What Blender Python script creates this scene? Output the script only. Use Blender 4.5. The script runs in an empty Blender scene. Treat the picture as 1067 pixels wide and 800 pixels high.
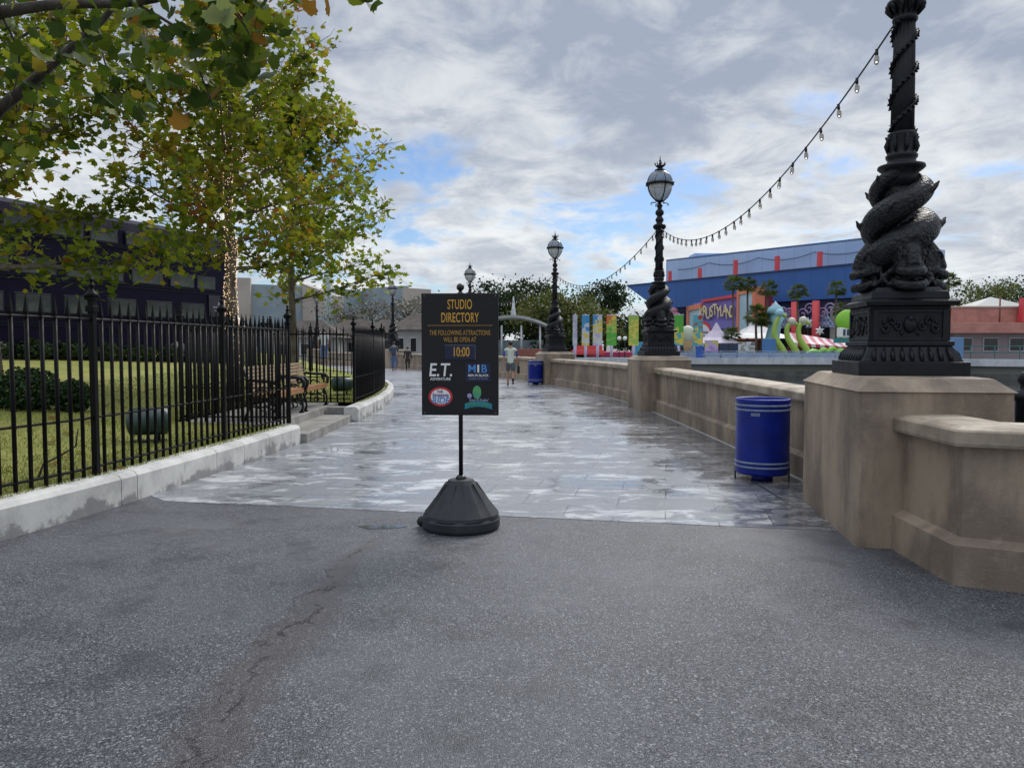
import bpy, bmesh, math, random
from mathutils import Vector, Matrix, Euler, noise
R = math.radians; PI = math.pi
random.seed(7)
sc = bpy.context.scene
col = sc.collection
# ------------------------------------------------------------------ camera
PITCH = math.atan(40/800)
cd = bpy.data.cameras.new('camera'); cam = bpy.data.objects.new('camera', cd); col.objects.link(cam)
cam.location = (0, 0, 1.55); cam.rotation_euler = (PI/2 - PITCH, 0, 0)
cd.sensor_fit = 'HORIZONTAL'; cd.sensor_width = 36; cd.lens = 26.99; cd.clip_end = 6000; cd.clip_start = .05
sc.camera = cam
# ------------------------------------------------------------------ world
SUN_EL, SUN_AZ = R(42), R(28)          # azimuth clockwise from +Y
w = bpy.data.worlds.new('World'); sc.world = w; w.use_nodes = True
class NT:
    def __init__(s, nt): s.nt = nt; s.nt.nodes.clear()
    def n(s, t, **k):
        d = s.nt.nodes.new(t)
        for a, b in k.items():
            if a.startswith('i_'):
                key = a[2:]; key = int(key) if key.isdigit() else key.replace('_', ' ')
                s.put(d.inputs[key], b)
            else: setattr(d, a, b)
        return d
    def put(s, sock, v):
        if isinstance(v, bpy.types.NodeSocket): s.nt.links.new(v, sock)
        elif isinstance(v, bpy.types.Node): s.nt.links.new(v.outputs[0], sock)
        else:
            if isinstance(v, tuple) and len(v) == 3 and sock.type == 'RGBA': v = v + (1,)
            sock.default_value = v
    def m(s, op, a, b=0.0, c=None, clamp=False):
        d = s.nt.nodes.new('ShaderNodeMath'); d.operation = op; d.use_clamp = clamp
        s.put(d.inputs[0], a); s.put(d.inputs[1], b)
        if c is not None: s.put(d.inputs[2], c)
        return d.outputs[0]
    def vm(s, op, a, b):
        d = s.nt.nodes.new('ShaderNodeVectorMath'); d.operation = op; s.put(d.inputs[0], a); s.put(d.inputs[1], b); return d.outputs[0]
    def mix(s, f, a, b, t='MIX'):
        d = s.nt.nodes.new('ShaderNodeMix'); d.data_type = 'RGBA'; d.blend_type = t
        s.put(d.inputs[0], f); s.put(d.inputs[6], a); s.put(d.inputs[7], b); return d.outputs[2]
    def noise(s, v, scale, detail=4, rough=.5, dist=0.0, dim='3D', W=None):
        d = s.nt.nodes.new('ShaderNodeTexNoise'); d.noise_dimensions = dim
        s.put(d.inputs['Vector'], v); d.inputs['Scale'].default_value = scale; d.inputs['Detail'].default_value = detail
        d.inputs['Roughness'].default_value = rough; d.inputs['Distortion'].default_value = dist
        if W is not None: d.inputs['W'].default_value = W
        return d.outputs[0]
    def ss(s, v, a, b):   # smoothstep
        d = s.nt.nodes.new('ShaderNodeMapRange'); d.interpolation_type = 'SMOOTHSTEP'
        s.put(d.inputs[0], v); s.put(d.inputs[1], a); s.put(d.inputs[2], b); return d.outputs[0]
    def lin(s, v, a, b, c, e):
        d = s.nt.nodes.new('ShaderNodeMapRange')
        for i, x in enumerate((v, a, b, c, e)): s.put(d.inputs[i], x)
        return d.outputs[0]
    def scale(s, v, k):
        d = s.nt.nodes.new('ShaderNodeMapping'); s.put(d.inputs[0], v); d.inputs['Scale'].default_value = k; return d.outputs[0]
T = NT(w.node_tree)
sky = T.n('ShaderNodeTexSky', sky_type='NISHITA', sun_disc=False, sun_elevation=SUN_EL, sun_rotation=SUN_AZ, air_density=1.0, dust_density=.6, ozone_density=1.5)
tc = T.n('ShaderNodeTexCoord').outputs['Generated']
sp = T.n('ShaderNodeSeparateXYZ', i_0=tc)
zz = T.m('MAXIMUM', sp.outputs[2], 0.0)
den = T.m('ADD', zz, .20)
cx = T.m('DIVIDE', sp.outputs[0], den); cy = T.m('DIVIDE', sp.outputs[1], den)
cv = T.n('ShaderNodeCombineXYZ', i_0=cx, i_1=cy, i_2=0.0).outputs[0]
n1 = T.noise(T.scale(cv, (1.15, 1.0, 1)), 1.7, 9, .6, .35, '4D', 3.3)
n2 = T.noise(cv, 1.15, 6, .55, .2, '4D', 8.1)
n3 = T.noise(cv, 4.6, 8, .62, .5, '4D', 1.7)
# coverage: solid above, broken in the band 6-18 degrees
hi = T.ss(zz, .20, .40)
thr = T.lin(hi, 0, 1, .405, .22)
lo = T.ss(zz, .10, .0)
thr = T.m('SUBTRACT', thr, T.m('MULTIPLY', lo, .10))
mask = T.ss(T.m('ADD', n1, T.m('MULTIPLY', T.m('SUBTRACT', n3, .5), .34)), T.m('SUBTRACT', thr, .04), T.m('ADD', thr, .10))
# cloud colour: thin = white, thick = blue grey
thick = T.ss(T.m('ADD', T.m('MULTIPLY', n2, .45), T.m('MULTIPLY', n3, .55)), .38, .62)
thick = T.m('ADD', T.m('MULTIPLY', thick, .72), T.m('MULTIPLY', T.ss(zz, .08, .36), .36), clamp=True)
ccol = T.mix(thick, (7.9, 8.1, 8.1), (3.15, 3.6, 4.45))
zen = T.ss(zz, .48, .85)
ccol = T.mix(zen, ccol, (10.5, 11.0, 12.0))
skyc = T.mix(1.0, sky.outputs[0], (.62, .74, .92), 'MULTIPLY')
fin = T.mix(T.m('MULTIPLY', mask, .97), skyc, ccol)
bg = T.n('ShaderNodeBackground', i_0=fin, i_1=.082)
T.n('ShaderNodeOutputWorld', i_0=bg)
# ------------------------------------------------------------------ sun
sd = bpy.data.lights.new('sun', 'SUN'); so = bpy.data.objects.new('sun', sd); col.objects.link(so)
sd.energy = 1.5; sd.angle = R(26); sd.color = (1, .95, .88)
so.rotation_euler = Vector((-math.sin(SUN_AZ)*math.cos(SUN_EL), -math.cos(SUN_AZ)*math.cos(SUN_EL), -math.sin(SUN_EL))).to_track_quat('-Z', 'Y').to_euler()
so.location = (20, 40, 60)
sc.view_settings.view_transform = 'Standard'; sc.view_settings.look = 'None'
sc.view_settings.exposure = .52; sc.view_settings.gamma = 1; sc.view_settings.use_curve_mapping = False
sc.cycles.max_bounces = 6; sc.cycles.transparent_max_bounces = 12

# ------------------------------------------------------------------ materials
def newmat(name):
    m = bpy.data.materials.new(name); m.use_nodes = True
    return m, NT(m.node_tree)
def finish(t, base, rough=.6, metal=0.0, bump=None, bd=.01, bs=.5, **k):
    b = t.n('ShaderNodeBsdfPrincipled'); t.put(b.inputs['Base Color'], base); t.put(b.inputs['Roughness'], rough); t.put(b.inputs['Metallic'], metal)
    if bump is not None:
        bn = t.n('ShaderNodeBump', i_Strength=bs, i_Distance=bd, i_Height=bump); t.put(b.inputs['Normal'], bn.outputs[0])
    for a, v in k.items(): t.put(b.inputs[a.replace('_', ' ')], v)
    t.n('ShaderNodeOutputMaterial', i_0=b); return b
def pm(name, c1, c2=None, scale=6, rough=.6, r2=None, metal=0.0, bump=.3, bd=.004, stretch=(1, 1, 1), bscale=None, **k):
    m, t = newmat(name)
    if c2 is None: c2 = tuple(x*.72 for x in c1)
    v = t.scale(t.n('ShaderNodeTexCoord').outputs['Object'], stretch)
    n = t.noise(v, scale, 6, .6); f = t.ss(n, .34, .66)
    nb = t.noise(v, bscale or scale*6, 5, .65)
    rr = rough if r2 is None else t.lin(n, .3, .7, rough, r2)
    finish(t, t.mix(f, c1, c2), rr, metal, nb, bd, bump, **k)
    m.diffuse_color = c1 + (1,); return m
iron = pm('black_iron', (.006, .007, .010), (.011, .013, .018), 9, .36, .55, 0.0, .35, .006, bscale=45, Specular_IOR_Level=.28)
m, t = newmat('scaled_cast_iron'); scaly = m
ob = t.n('ShaderNodeTexCoord').outputs['Object']; vs_ = t.n('ShaderNodeTexVoronoi', feature='F1', i_Vector=ob, i_Scale=38.0).outputs['Distance']; n_ = t.noise(ob, 9, 6, .65)
finish(t, t.mix(t.ss(n_, .4, .65), (.006, .007, .010), (.015, .017, .021)), t.lin(n_, .35, .65, .3, .6), 0, t.m('ADD', t.m('MULTIPLY', vs_, -1.2), n_), .010, .7, Specular_IOR_Level=.32)
fence_m = pm('fence_black', (.004, .004, .005), (.006, .006, .007), 20, .4, .55, 0, .25, .001, Specular_IOR_Level=.12)
glass_pale = pm('lantern_glass', (.55, .55, .53), (.42, .43, .42), 5, .12, bump=0, Alpha=.7)
glass_dark = pm('lantern_dome_glass', (.20, .23, .26), (.12, .14, .17), 8, .12, bump=.1, Alpha=.62)
blue_paint = pm('blue_paint', (.006, .022, .27), (.005, .016, .20), 4, .28, .4, 0, .1, .001, Specular_IOR_Level=.3)
silver = pm('silver_band', (.20, .25, .38), (.13, .17, .28), 14, .35, bump=.1)
black_plastic = pm('black_plastic', (.022, .025, .03), (.034, .037, .043), 7, .42, .55, 0, .35, .0015, bscale=160, Specular_IOR_Level=.3)
sign_black = pm('sign_black', (.018, .018, .021), (.017, .017, .019), 8, .45, bump=.05, Specular_IOR_Level=.25)
pole_black = pm('pole_black', (.008, .008, .009), None, 10, .35, bump=.05)
gold = pm('gold_lettering', (.68, .38, .04), (.55, .29, .03), 30, .5, bump=0)
gold_dim = pm('dull_gold_lettering', (.45, .26, .045), (.36, .19, .03), 30, .5, bump=0)
white_p = pm('white_print', (.85, .87, .88), (.78, .80, .82), 30, .5, bump=0)
blue_p = pm('blue_print', (.10, .32, .75), (.07, .25, .62), 30, .5, bump=0)
navy_p = pm('navy_print', (.006, .010, .05), None, 30, .4, bump=0)
red_p = pm('red_print', (.62, .04, .045), None, 30, .5, bump=0)
purple_p = pm('purple_print', (.22, .06, .30), None, 30, .5, bump=0)
teal_p = pm('teal_print', (.02, .30, .30), (.02, .16, .32), 8, .5, bump=0)
green_p = pm('green_print', (.10, .42, .12), (.07, .30, .20), 9, .5, bump=0)
lilac_p = pm('lilac_print', (.42, .40, .66), (.28, .28, .5), 12, .5, bump=0)
wood = pm('bench_wood', (.38, .18, .06), (.24, .10, .03), 5, .42, .55, 0, .3, .002, stretch=(8, 1, 8))
pale_wood = pm('pale_bench_wood', (.36, .27, .17), (.26, .19, .11), 5, .5, bump=.3, stretch=(8, 1, 8))
bark = pm('plane_bark', (.20, .17, .13), (.085, .07, .055), 7, .9, bump=.8, bd=.02, stretch=(1, 1, .5))
bark_dark = pm('dark_bark', (.075, .062, .052), (.035, .03, .026), 12, .9, bump=.8, bd=.01)
palm_bark = pm('palm_bark', (.16, .13, .10), (.08, .065, .05), 6, .9, bump=.8, bd=.03, stretch=(1, 1, 3))
white_wall = pm('white_concrete', (.62, .66, .70), (.46, .50, .54), 1.2, .7, bump=.2, stretch=(1, 1, .4))
pink = pm('pink_stucco', (.52, .24, .20), (.40, .18, .15), 1.4, .8, bump=.3)
brick_red = pm('red_brick', (.30, .12, .085), (.20, .08, .06), 7, .85, bump=.4)
greenmetal = pm('green_railing_paint', (.02, .16, .15), None, 5, .5, bump=0)
glowm, t = newmat('fairy_light_glow')
e = t.n('ShaderNodeEmission', i_0=(1, .70, .42), i_1=1.15); t.n('ShaderNodeOutputMaterial', i_0=e)
bulbglass = pm('bulb_glass', (.62, .60, .56), (.5, .48, .44), 30, .12, bump=0, Transmission_Weight=.55)

def leafmat(name, cols, trans=.35, rough=.5):
    m, t = newmat(name)
    a = t.n('ShaderNodeAttribute', attribute_name='tint')
    r = t.n('ShaderNodeValToRGB', i_0=a.outputs['Fac']); cr = r.color_ramp
    while len(cr.elements) < len(cols): cr.elements.new(.5)
    for i, (p, c) in enumerate(cols): cr.elements[i].position = p; cr.elements[i].color = c + (1,)
    b = t.n('ShaderNodeBsdfPrincipled', i_0=r.outputs[0]); b.inputs['Roughness'].default_value = rough
    b.inputs['Specular IOR Level'].default_value = .18
    tr = t.n('ShaderNodeBsdfTranslucent', i_0=t.mix(1, r.outputs[0], (1.25, 1.25, .6), 'MULTIPLY'))
    mx = t.n('ShaderNodeMixShader', i_0=trans, i_1=b, i_2=tr); t.n('ShaderNodeOutputMaterial', i_0=mx)
    return m
autumn = leafmat('autumn_plane_leaves', [(0, (.070, .115, .020)), (.35, (.17, .225, .028)), (.62, (.29, .31, .035)), (.80, (.34, .25, .045)), (1, (.25, .095, .035))], .5)
nearleaf = leafmat('near_plane_leaves', [(0, (.022, .046, .010)), (.5, (.065, .105, .016)), (.8, (.17, .19, .03)), (1, (.20, .11, .03))], .4)
paleleaf = leafmat('pale_underside_leaves', [(0, (.20, .25, .13)), (1, (.28, .32, .18))], .3)
darkgreen = leafmat('dark_evergreen', [(0, (.012, .028, .012)), (.6, (.028, .050, .018)), (1, (.05, .075, .025))], .15, .8)
olive = leafmat('olive_foliage', [(0, (.05, .07, .02)), (.6, (.12, .145, .045)), (1, (.19, .19, .08))], .2)
greyleaf = leafmat('grey_bare_twigs', [(0, (.13, .13, .12)), (1, (.24, .23, .21))], .1)
palmleaf = leafmat('palm_fronds', [(0, (.025, .05, .018)), (1, (.13, .17, .055))], .25, .85)
shrubleaf = leafmat('shrub_leaves', [(0, (.012, .03, .014)), (.8, (.04, .08, .03)), (1, (.09, .14, .05))], .2)

# stone of the parapet
m, t = newmat('brown_cast_stone'); stone = m
ob = t.n('ShaderNodeTexCoord').outputs['Object']
big = t.noise(t.scale(ob, (1, 1, .45)), 1.5, 6, .6); streak = t.noise(t.scale(ob, (3.2, 3.2, .5)), 1.7, 6, .72); fine = t.noise(ob, 70, 6, .7)
c = t.mix(t.ss(big, .40, .60), (.36, .285, .21), (.19, .15, .115))
c = t.mix(t.m('MULTIPLY', t.ss(streak, .46, .64), .42), c, (.12, .098, .078))
c = t.mix(t.m('MULTIPLY', t.ss(t.noise(ob, 6.5, 5, .7), .5, .72), .4), c, (.39, .32, .245))
c = t.mix(t.m('MULTIPLY', t.ss(fine, .5, .75), .35), c, (.30, .26, .21))
finish(t, c, .72, 0, t.m('ADD', t.m('MULTIPLY', fine, .9), t.m('ADD', big, t.m('MULTIPLY', t.noise(ob, 22, 5, .7), .8))), .008, .6)
m, t = newmat('pale_coping_stone'); coping = m
ob = t.n('ShaderNodeTexCoord').outputs['Object']; big = t.noise(ob, 2.2, 7, .65); fine = t.noise(ob, 60, 6, .7)
c = t.mix(t.ss(big, .36, .66), (.40, .335, .255), (.20, .165, .125))
c = t.mix(t.m('MULTIPLY', t.ss(fine, .52, .75), .3), c, (.40, .36, .30))
finish(t, c, t.lin(big, .3, .7, .5, .75), 0, fine, .004, .4)
# kerb concrete with wet stain low down
m, t = newmat('kerb_concrete'); kerbm = m
ob = t.n('ShaderNodeTexCoord').outputs['Object']; z = t.n('ShaderNodeSeparateXYZ', i_0=ob).outputs[2]
big = t.noise(ob, 2.6, 7, .65); med = t.noise(t.scale(ob, (1, 1, .5)), 5, 6, .7); fine = t.noise(ob, 80, 5, .7)
c = t.mix(t.ss(big, .36, .66), (.62, .62, .60), (.42, .42, .41))
wet = t.ss(t.m('ADD', t.m('MULTIPLY', t.m('SUBTRACT', big, .5), 1.3), t.m('MULTIPLY', t.m('SUBTRACT', .13, z), 1.6)), .05, .16)
c = t.mix(t.m('MULTIPLY', wet, .7), c, (.17, .17, .175))
c = t.mix(t.m('MULTIPLY', t.ss(med, .55, .72), .5), c, (.22, .215, .20))
finish(t, c, .7, 0, t.m('ADD', fine, t.m('MULTIPLY', med, .7)), .006, .5)
# lawn
m, t = newmat('lawn_grass'); lawnm = m
ob = t.n('ShaderNodeTexCoord').outputs['Object']; big = t.noise(ob, .5, 5, .6); med = t.noise(ob, 5, 6, .7); fine = t.noise(ob, 60, 5, .8)
c = t.mix(t.ss(big, .36, .64), (.20, .235, .030), (.34, .32, .075))
c = t.mix(t.m('MULTIPLY', t.ss(med, .4, .7), .6), c, (.12, .155, .028))
c = t.mix(t.m('MULTIPLY', t.ss(fine, .45, .7), .5), c, (.34, .35, .10))
finish(t, c, .85, 0, fine, .03, .9)
# asphalt
def g(px, py, z=0.0):
    u = (px-533.5)/800; v = (py-400)/800; s_, c_ = math.sin(PITCH), math.cos(PITCH)
    tt = (z-1.55)/(-s_-v*c_); return Vector((u*tt, (c_-v*s_)*tt, z))
m, t = newmat('worn_asphalt'); asphalt = m
ob = t.n('ShaderNodeTexCoord').outputs['Object']
vor = t.n('ShaderNodeTexVoronoi', feature='F1', i_Vector=ob, i_Scale=165.0)
st = t.n('ShaderNodeSeparateColor', i_0=vor.outputs['Color']).outputs[0]
vor2 = t.n('ShaderNodeTexVoronoi', feature='F1', i_Vector=ob, i_Scale=128.0)
st2 = t.n('ShaderNodeSeparateColor', i_0=vor2.outputs['Color']).outputs[1]
big = t.noise(ob, .55, 5, .6, .4); med = t.noise(ob, 2.3, 6, .65); fine = t.noise(ob, 30, 5, .7)
c = t.mix(t.ss(st, .25, .95), (.012, .014, .020), (.100, .107, .128))
c = t.mix(t.m('MULTIPLY', t.m('POWER', st2, 9.0), .8), c, (.37, .375, .39))
c = t.mix(t.m('MULTIPLY', t.ss(big, .42, .60), .35), c, (.125, .132, .152))
c = t.mix(t.m('MULTIPLY', t.ss(med, .50, .68), .55), c, (.028, .030, .036))
c = t.mix(t.m('MULTIPLY', t.ss(t.noise(ob, 1.1, 5, .6, .8, '4D', 9.0), .60, .68), .35), c, (.15, .152, .16))
vg = t.n('ShaderNodeTexVoronoi', feature='F1', i_Vector=ob, i_Scale=1.7); vgs = t.n('ShaderNodeSeparateColor', i_0=vg.outputs['Color']).outputs[0]
c = t.mix(t.m('MULTIPLY', t.ss(vg.outputs['Distance'], t.m('MULTIPLY', vgs, .045), t.m('MULTIPLY', vgs, .025)), .7), c, (.018, .018, .020))
P0 = g(388, 562); P1 = g(190, 800)
d = (P1-P0); L = d.length; d = d/L
sx = t.n('ShaderNodeSeparateXYZ', i_0=ob)
X = t.m('SUBTRACT', sx.outputs[0], P0.x); Y = t.m('SUBTRACT', sx.outputs[1], P0.y)
al = t.m('ADD', t.m('MULTIPLY', X, d.x), t.m('MULTIPLY', Y, d.y))
ac = t.m('SUBTRACT', t.m('MULTIPLY', X, d.y), t.m('MULTIPLY', Y, d.x))
wob = t.noise(ob, 1.3, 4, .6); wob2 = t.noise(ob, 6, 6, .75)
ac1 = t.m('ADD', ac, t.m('MULTIPLY', t.m('SUBTRACT', wob, .5), .5))
inr = t.m('MULTIPLY', t.ss(al, -.15, .25), t.ss(al, 6.5, 5.0))
wid = t.lin(al, 0, 4, .12, .27)
band = t.ss(t.m('DIVIDE', t.m('ABSOLUTE', t.m('ADD', ac1, t.m('MULTIPLY', t.m('SUBTRACT', wob2, .5), .16))), wid), 1.0, .35)
band = t.m('MULTIPLY', t.m('MULTIPLY', band, inr), .5)
c = t.mix(band, c, (.058, .046, .046))
ck = t.m('ADD', ac1, t.m('MULTIPLY', t.m('SUBTRACT', wob2, .5), .34))
crack = t.m('MULTIPLY', t.m('MULTIPLY', t.ss(t.m('ABSOLUTE', ck), .011, .003), inr), t.ss(t.noise(ob, 3.1, 3, .5), .44, .54))
ck2 = t.m('ADD', t.m('ADD', ac1, -.10), t.m('MULTIPLY', t.m('SUBTRACT', t.noise(ob, 4, 6, .75), .5), .5))
crack2 = t.m('MULTIPLY', t.m('MULTIPLY', t.ss(t.m('ABSOLUTE', ck2), .008, .002), inr), t.ss(t.noise(ob, 2.2, 3, .5), .5, .58))
crk = t.m('MAXIMUM', crack, crack2)
c = t.mix(t.m('MULTIPLY', crk, .9), c, (.012, .012, .013))
hgt = t.m('SUBTRACT', t.m('ADD', t.m('MULTIPLY', t.m('SUBTRACT', 1.0, vor.outputs['Distance']), 1.0), t.m('MULTIPLY', st, .5)), t.m('MULTIPLY', crk, 3.0))
rg = t.m('ADD', t.lin(med, .35, .65, .46, .30), t.m('MULTIPLY', st, .14))
finish(t, c, rg, 0, hgt, .004, .75)
# wet paving
m, t = newmat('wet_slab_paving'); paving = m
ob = t.n('ShaderNodeTexCoord').outputs['Object']
mp = t.n('ShaderNodeMapping', i_0=ob); mp.inputs['Rotation'].default_value = (0, 0, R(11.4))
br = t.n('ShaderNodeTexBrick', i_Vector=mp.outputs[0]); br.offset = .5
for k_, v_ in (('Color1', (.0, .0, .0, 1)), ('Color2', (1, 1, 1, 1)), ('Mortar', (.5, .5, .5, 1))): br.inputs[k_].default_value = v_
br.inputs['Scale'].default_value = 1; br.inputs['Mortar Size'].default_value = .006; br.inputs['Mortar Smooth'].default_value = .1
br.inputs['Brick Width'].default_value = .92; br.inputs['Row Height'].default_value = .46
bc = t.n('ShaderNodeSeparateColor', i_0=br.outputs['Color']).outputs[0]; mort = br.outputs['Fac']
big = t.noise(t.scale(ob, (1, .8, 1)), .42, 5, .6, .3); med = t.noise(t.scale(ob, (.8, 1.3, 1)), 2.4, 8, .72, .5); glare_n = t.noise(t.scale(ob, (.7, 1.5, 1)), 2.1, 8, .74, .6, '4D', 5.0); fine = t.noise(ob, 45, 5, .7)
dry_glare = t.mix(bc, (.215, .225, .25), (.255, .265, .29))
dry_glare = t.mix(t.m('MULTIPLY', t.ss(fine, .4, .75), .25), dry_glare, (.20, .205, .22))
wx = t.n('ShaderNodeSeparateXYZ', i_0=ob)
rightb = t.m('MULTIPLY', t.ss(wx.outputs[0], 1.1, 3.2), t.ss(wx.outputs[1], 30.0, 20.0))
wn = t.m('ADD', t.m('ADD', t.m('MULTIPLY', big, .45), t.m('MULTIPLY', med, .6)), t.m('ADD', t.m('MULTIPLY', rightb, .115), t.m('MULTIPLY', bc, .05)))
dry_glare = t.mix(t.m('MULTIPLY', t.ss(glare_n, .505, .58), .9), dry_glare, (.60, .61, .62))  # pale smears: sky glare painted into the slab colour
wet = t.ss(wn, .57, .61)        # damp film
pud = t.ss(wn, .665, .68)       # standing water
c = t.mix(t.m('MULTIPLY', wet, .5), dry_glare, (.13, .135, .15))
c = t.mix(t.m('MULTIPLY', pud, .7), c, (.055, .057, .065))
c = t.mix(t.m('MULTIPLY', t.m('MULTIPLY', mort, .75), t.ss(big, .34, .52)), c, (.06, .06, .065))
rg = t.m('SUBTRACT', t.m('SUBTRACT', t.lin(wet, 0, 1, .34, .13), t.m('MULTIPLY', t.ss(glare_n, .50, .60), .14)), t.m('MULTIPLY', pud, .11))
bh = t.m('SUBTRACT', t.m('ADD', t.m('MULTIPLY', t.m('MULTIPLY', fine, t.lin(wet, 0, 1, 1, .25)), .3), t.m('MULTIPLY', med, .5)), t.m('MULTIPLY', mort, .8))
finish(t, c, rg, 0, bh, .003, .5)
# water
m, t = newmat('lagoon_water'); waterm = m
ob = t.n('ShaderNodeTexCoord').outputs['Object']
finish(t, (.012, .02, .018), .06, 0, t.noise(ob, 2.5, 5, .6), .03, .35)
distant = pm('distant_ground', (.22, .22, .21), (.14, .15, .12), .05, .9, bump=.1)
puddlem = pm('puddle_water', (.10, .10, .105), None, 5, .04, bump=.02)

# ------------------------------------------------------------------ mesh builder
class MB:
    def __init__(s): s.v = []; s.f = []; s.mi = []; s.sm = []
    def add(s, vs, fs, mi=0, smooth=False, M=None):
        o = len(s.v)
        for p in vs:
            p = Vector(p); s.v.append(M @ p if M else p)
        for f in fs: s.f.append([i+o for i in f]); s.mi.append(mi); s.sm.append(smooth)
        return s
    def box(s, c, d, mi=0, rz=0, M=None, bev=0, taper=1.0):
        hx, hy, hz = d[0]/2, d[1]/2, d[2]/2
        Mx = Matrix.Translation(c) @ Matrix.Rotation(rz, 4, 'Z')
        if M: Mx = M @ Mx
        if bev > 0:
            bm = bmesh.new(); bmesh.ops.create_cube(bm, size=1)
            for q in bm.verts:
                q.co = Vector((q.co.x*d[0], q.co.y*d[1], q.co.z*d[2]))
                if q.co.z > 0: q.co.x *= taper; q.co.y *= taper
            bmesh.ops.bevel(bm, geom=list(bm.edges), offset=bev, segments=2, affect='EDGES', profile=.5)
            bm.verts.index_update()
            s.add([q.co.copy() for q in bm.verts], [[q.index for q in f.verts] for f in bm.faces], mi, False, Mx); bm.free(); return s
        vs = [(x*(taper if z > 0 else 1), y*(taper if z > 0 else 1), z) for z in (-hz, hz) for x, y in ((-hx, -hy), (hx, -hy), (hx, hy), (-hx, hy))]
        return s.add(vs, [(3, 2, 1, 0), (4, 5, 6, 7), (0, 1, 5, 4), (1, 2, 6, 5), (2, 3, 7, 6), (3, 0, 4, 7)], mi, False, Mx)
    def lathe(s, prof, c=(0, 0, 0), n=24, mi=0, M=None, smooth=True, rot=0, mod=None):
        vs = []; fs = []
        for k, (r, z) in enumerate(prof):
            for i in range(n):
                a = 2*PI*i/n + rot; rr = r*(mod(i, k) if mod else 1)
                vs.append((c[0]+rr*math.cos(a), c[1]+rr*math.sin(a), c[2]+z))
        for k in range(len(prof)-1):
            for i in range(n):
                j = (i+1) % n; fs.append((k*n+i, k*n+j, (k+1)*n+j, (k+1)*n+i))
        if prof[0][0] > 1e-4: fs.append(tuple(reversed(range(n))))
        if prof[-1][0] > 1e-4: fs.append(tuple((len(prof)-1)*n+i for i in range(n)))
        return s.add(vs, fs, mi, smooth, M)
    def tube(s, pts, rad, n=8, mi=0, smooth=True, cap=True, M=None, flat=None):
        pts = [Vector(p) for p in pts]
        if not hasattr(rad, '__len__'): rad = [rad]*len(pts)
        vs = []; fs = []; up = None
        for k, p in enumerate(pts):
            t_ = (pts[min(k+1, len(pts)-1)] - pts[max(k-1, 0)])
            t_ = t_.normalized() if t_.length > 1e-9 else Vector((0, 0, 1))
            if up is None: up = t_.orthogonal().normalized()
            up = (up - t_*up.dot(t_)); up = up.normalized() if up.length > 1e-6 else t_.orthogonal().normalized()
            b = t_.cross(up)
            for i in range(n):
                a = 2*PI*i/n; vs.append(p + (up*math.cos(a) + b*math.sin(a)*(flat or 1))*rad[k])
        for k in range(len(pts)-1):
            for i in range(n):
                j = (i+1) % n; fs.append((k*n+i, k*n+j, (k+1)*n+j, (k+1)*n+i))
        if cap: fs.append(tuple(reversed(range(n)))); fs.append(tuple((len(pts)-1)*n+i for i in range(n)))
        return s.add(vs, fs, mi, smooth, M)
    def ell(s, c, r, n=12, mi=0, M=None):
        vs = []; fs = []; h = n//2+2
        for k in range(1, h):
            ph = PI*k/h
            for i in range(n):
                a = 2*PI*i/n; vs.append((c[0]+r[0]*math.sin(ph)*math.cos(a), c[1]+r[1]*math.sin(ph)*math.sin(a), c[2]+r[2]*math.cos(ph)))
        m_ = len(vs); vs += [(c[0], c[1], c[2]+r[2]), (c[0], c[1], c[2]-r[2])]
        for k in range(h-2):
            for i in range(n):
                j = (i+1) % n; fs.append((k*n+j, k*n+i, (k+1)*n+i, (k+1)*n+j))
        for i in range(n):
            j = (i+1) % n; fs.append((m_, i, j)); fs.append((m_+1, (h-2)*n+j, (h-2)*n+i))
        return s.add(vs, fs, mi, True, M)
    def prism(s, poly, z0, z1, mi=0, M=None):
        n = len(poly); vs = [(p[0], p[1], z0) for p in poly] + [(p[0], p[1], z1) for p in poly]
        fs = [tuple(reversed(range(n))), tuple(range(n, 2*n))] + [(i, (i+1) % n, n+(i+1) % n, n+i) for i in range(n)]
        return s.add(vs, fs, mi, False, M)
    def sweep(s, line, prof, mi=0, side=1, capmi=None):
        """line: plan polyline; prof: (offset to the right of travel, z) closed outline"""
        L_ = [Vector((p[0], p[1])) for p in line]; n = len(prof); vs = []; fs = []; mis = []
        for k, p in enumerate(L_):
            a = (L_[k]-L_[k-1]).normalized() if k else (L_[1]-L_[0]).normalized()
            b = (L_[k+1]-L_[k]).normalized() if k < len(L_)-1 else a
            na = Vector((a.y, -a.x)); nb = Vector((b.y, -b.x)); nn = (na+nb).normalized(); q = 1/max(.35, nn.dot(na))
            for o, z in prof: vs.append((p.x+nn.x*o*q*side, p.y+nn.y*o*q*side, z))
        for k in range(len(L_)-1):
            for i in range(n):
                j = (i+1) % n; fs.append((k*n+i, k*n+j, (k+1)*n+j, (k+1)*n+i))
        fs.append(tuple(reversed(range(n)))); fs.append(tuple((len(L_)-1)*n+i for i in range(n)))
        return s.add(vs, fs, mi)
    def mesh(s, name, mats):
        me = bpy.data.meshes.new(name); me.from_pydata([tuple(p) for p in s.v], [], s.f)
        for m_ in (mats if isinstance(mats, (list, tuple)) else [mats]): me.materials.append(m_)
        me.polygons.foreach_set('material_index', s.mi); me.polygons.foreach_set('use_smooth', s.sm)
        me.validate(); bm = bmesh.new(); bm.from_mesh(me); bmesh.ops.recalc_face_normals(bm, faces=bm.faces); bm.to_mesh(me); bm.free()
        return me
    def build(s, name, mats, parent=None, loc=None, rz=0):
        return link(name, s.mesh(name, mats), parent, loc, rz)
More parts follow.
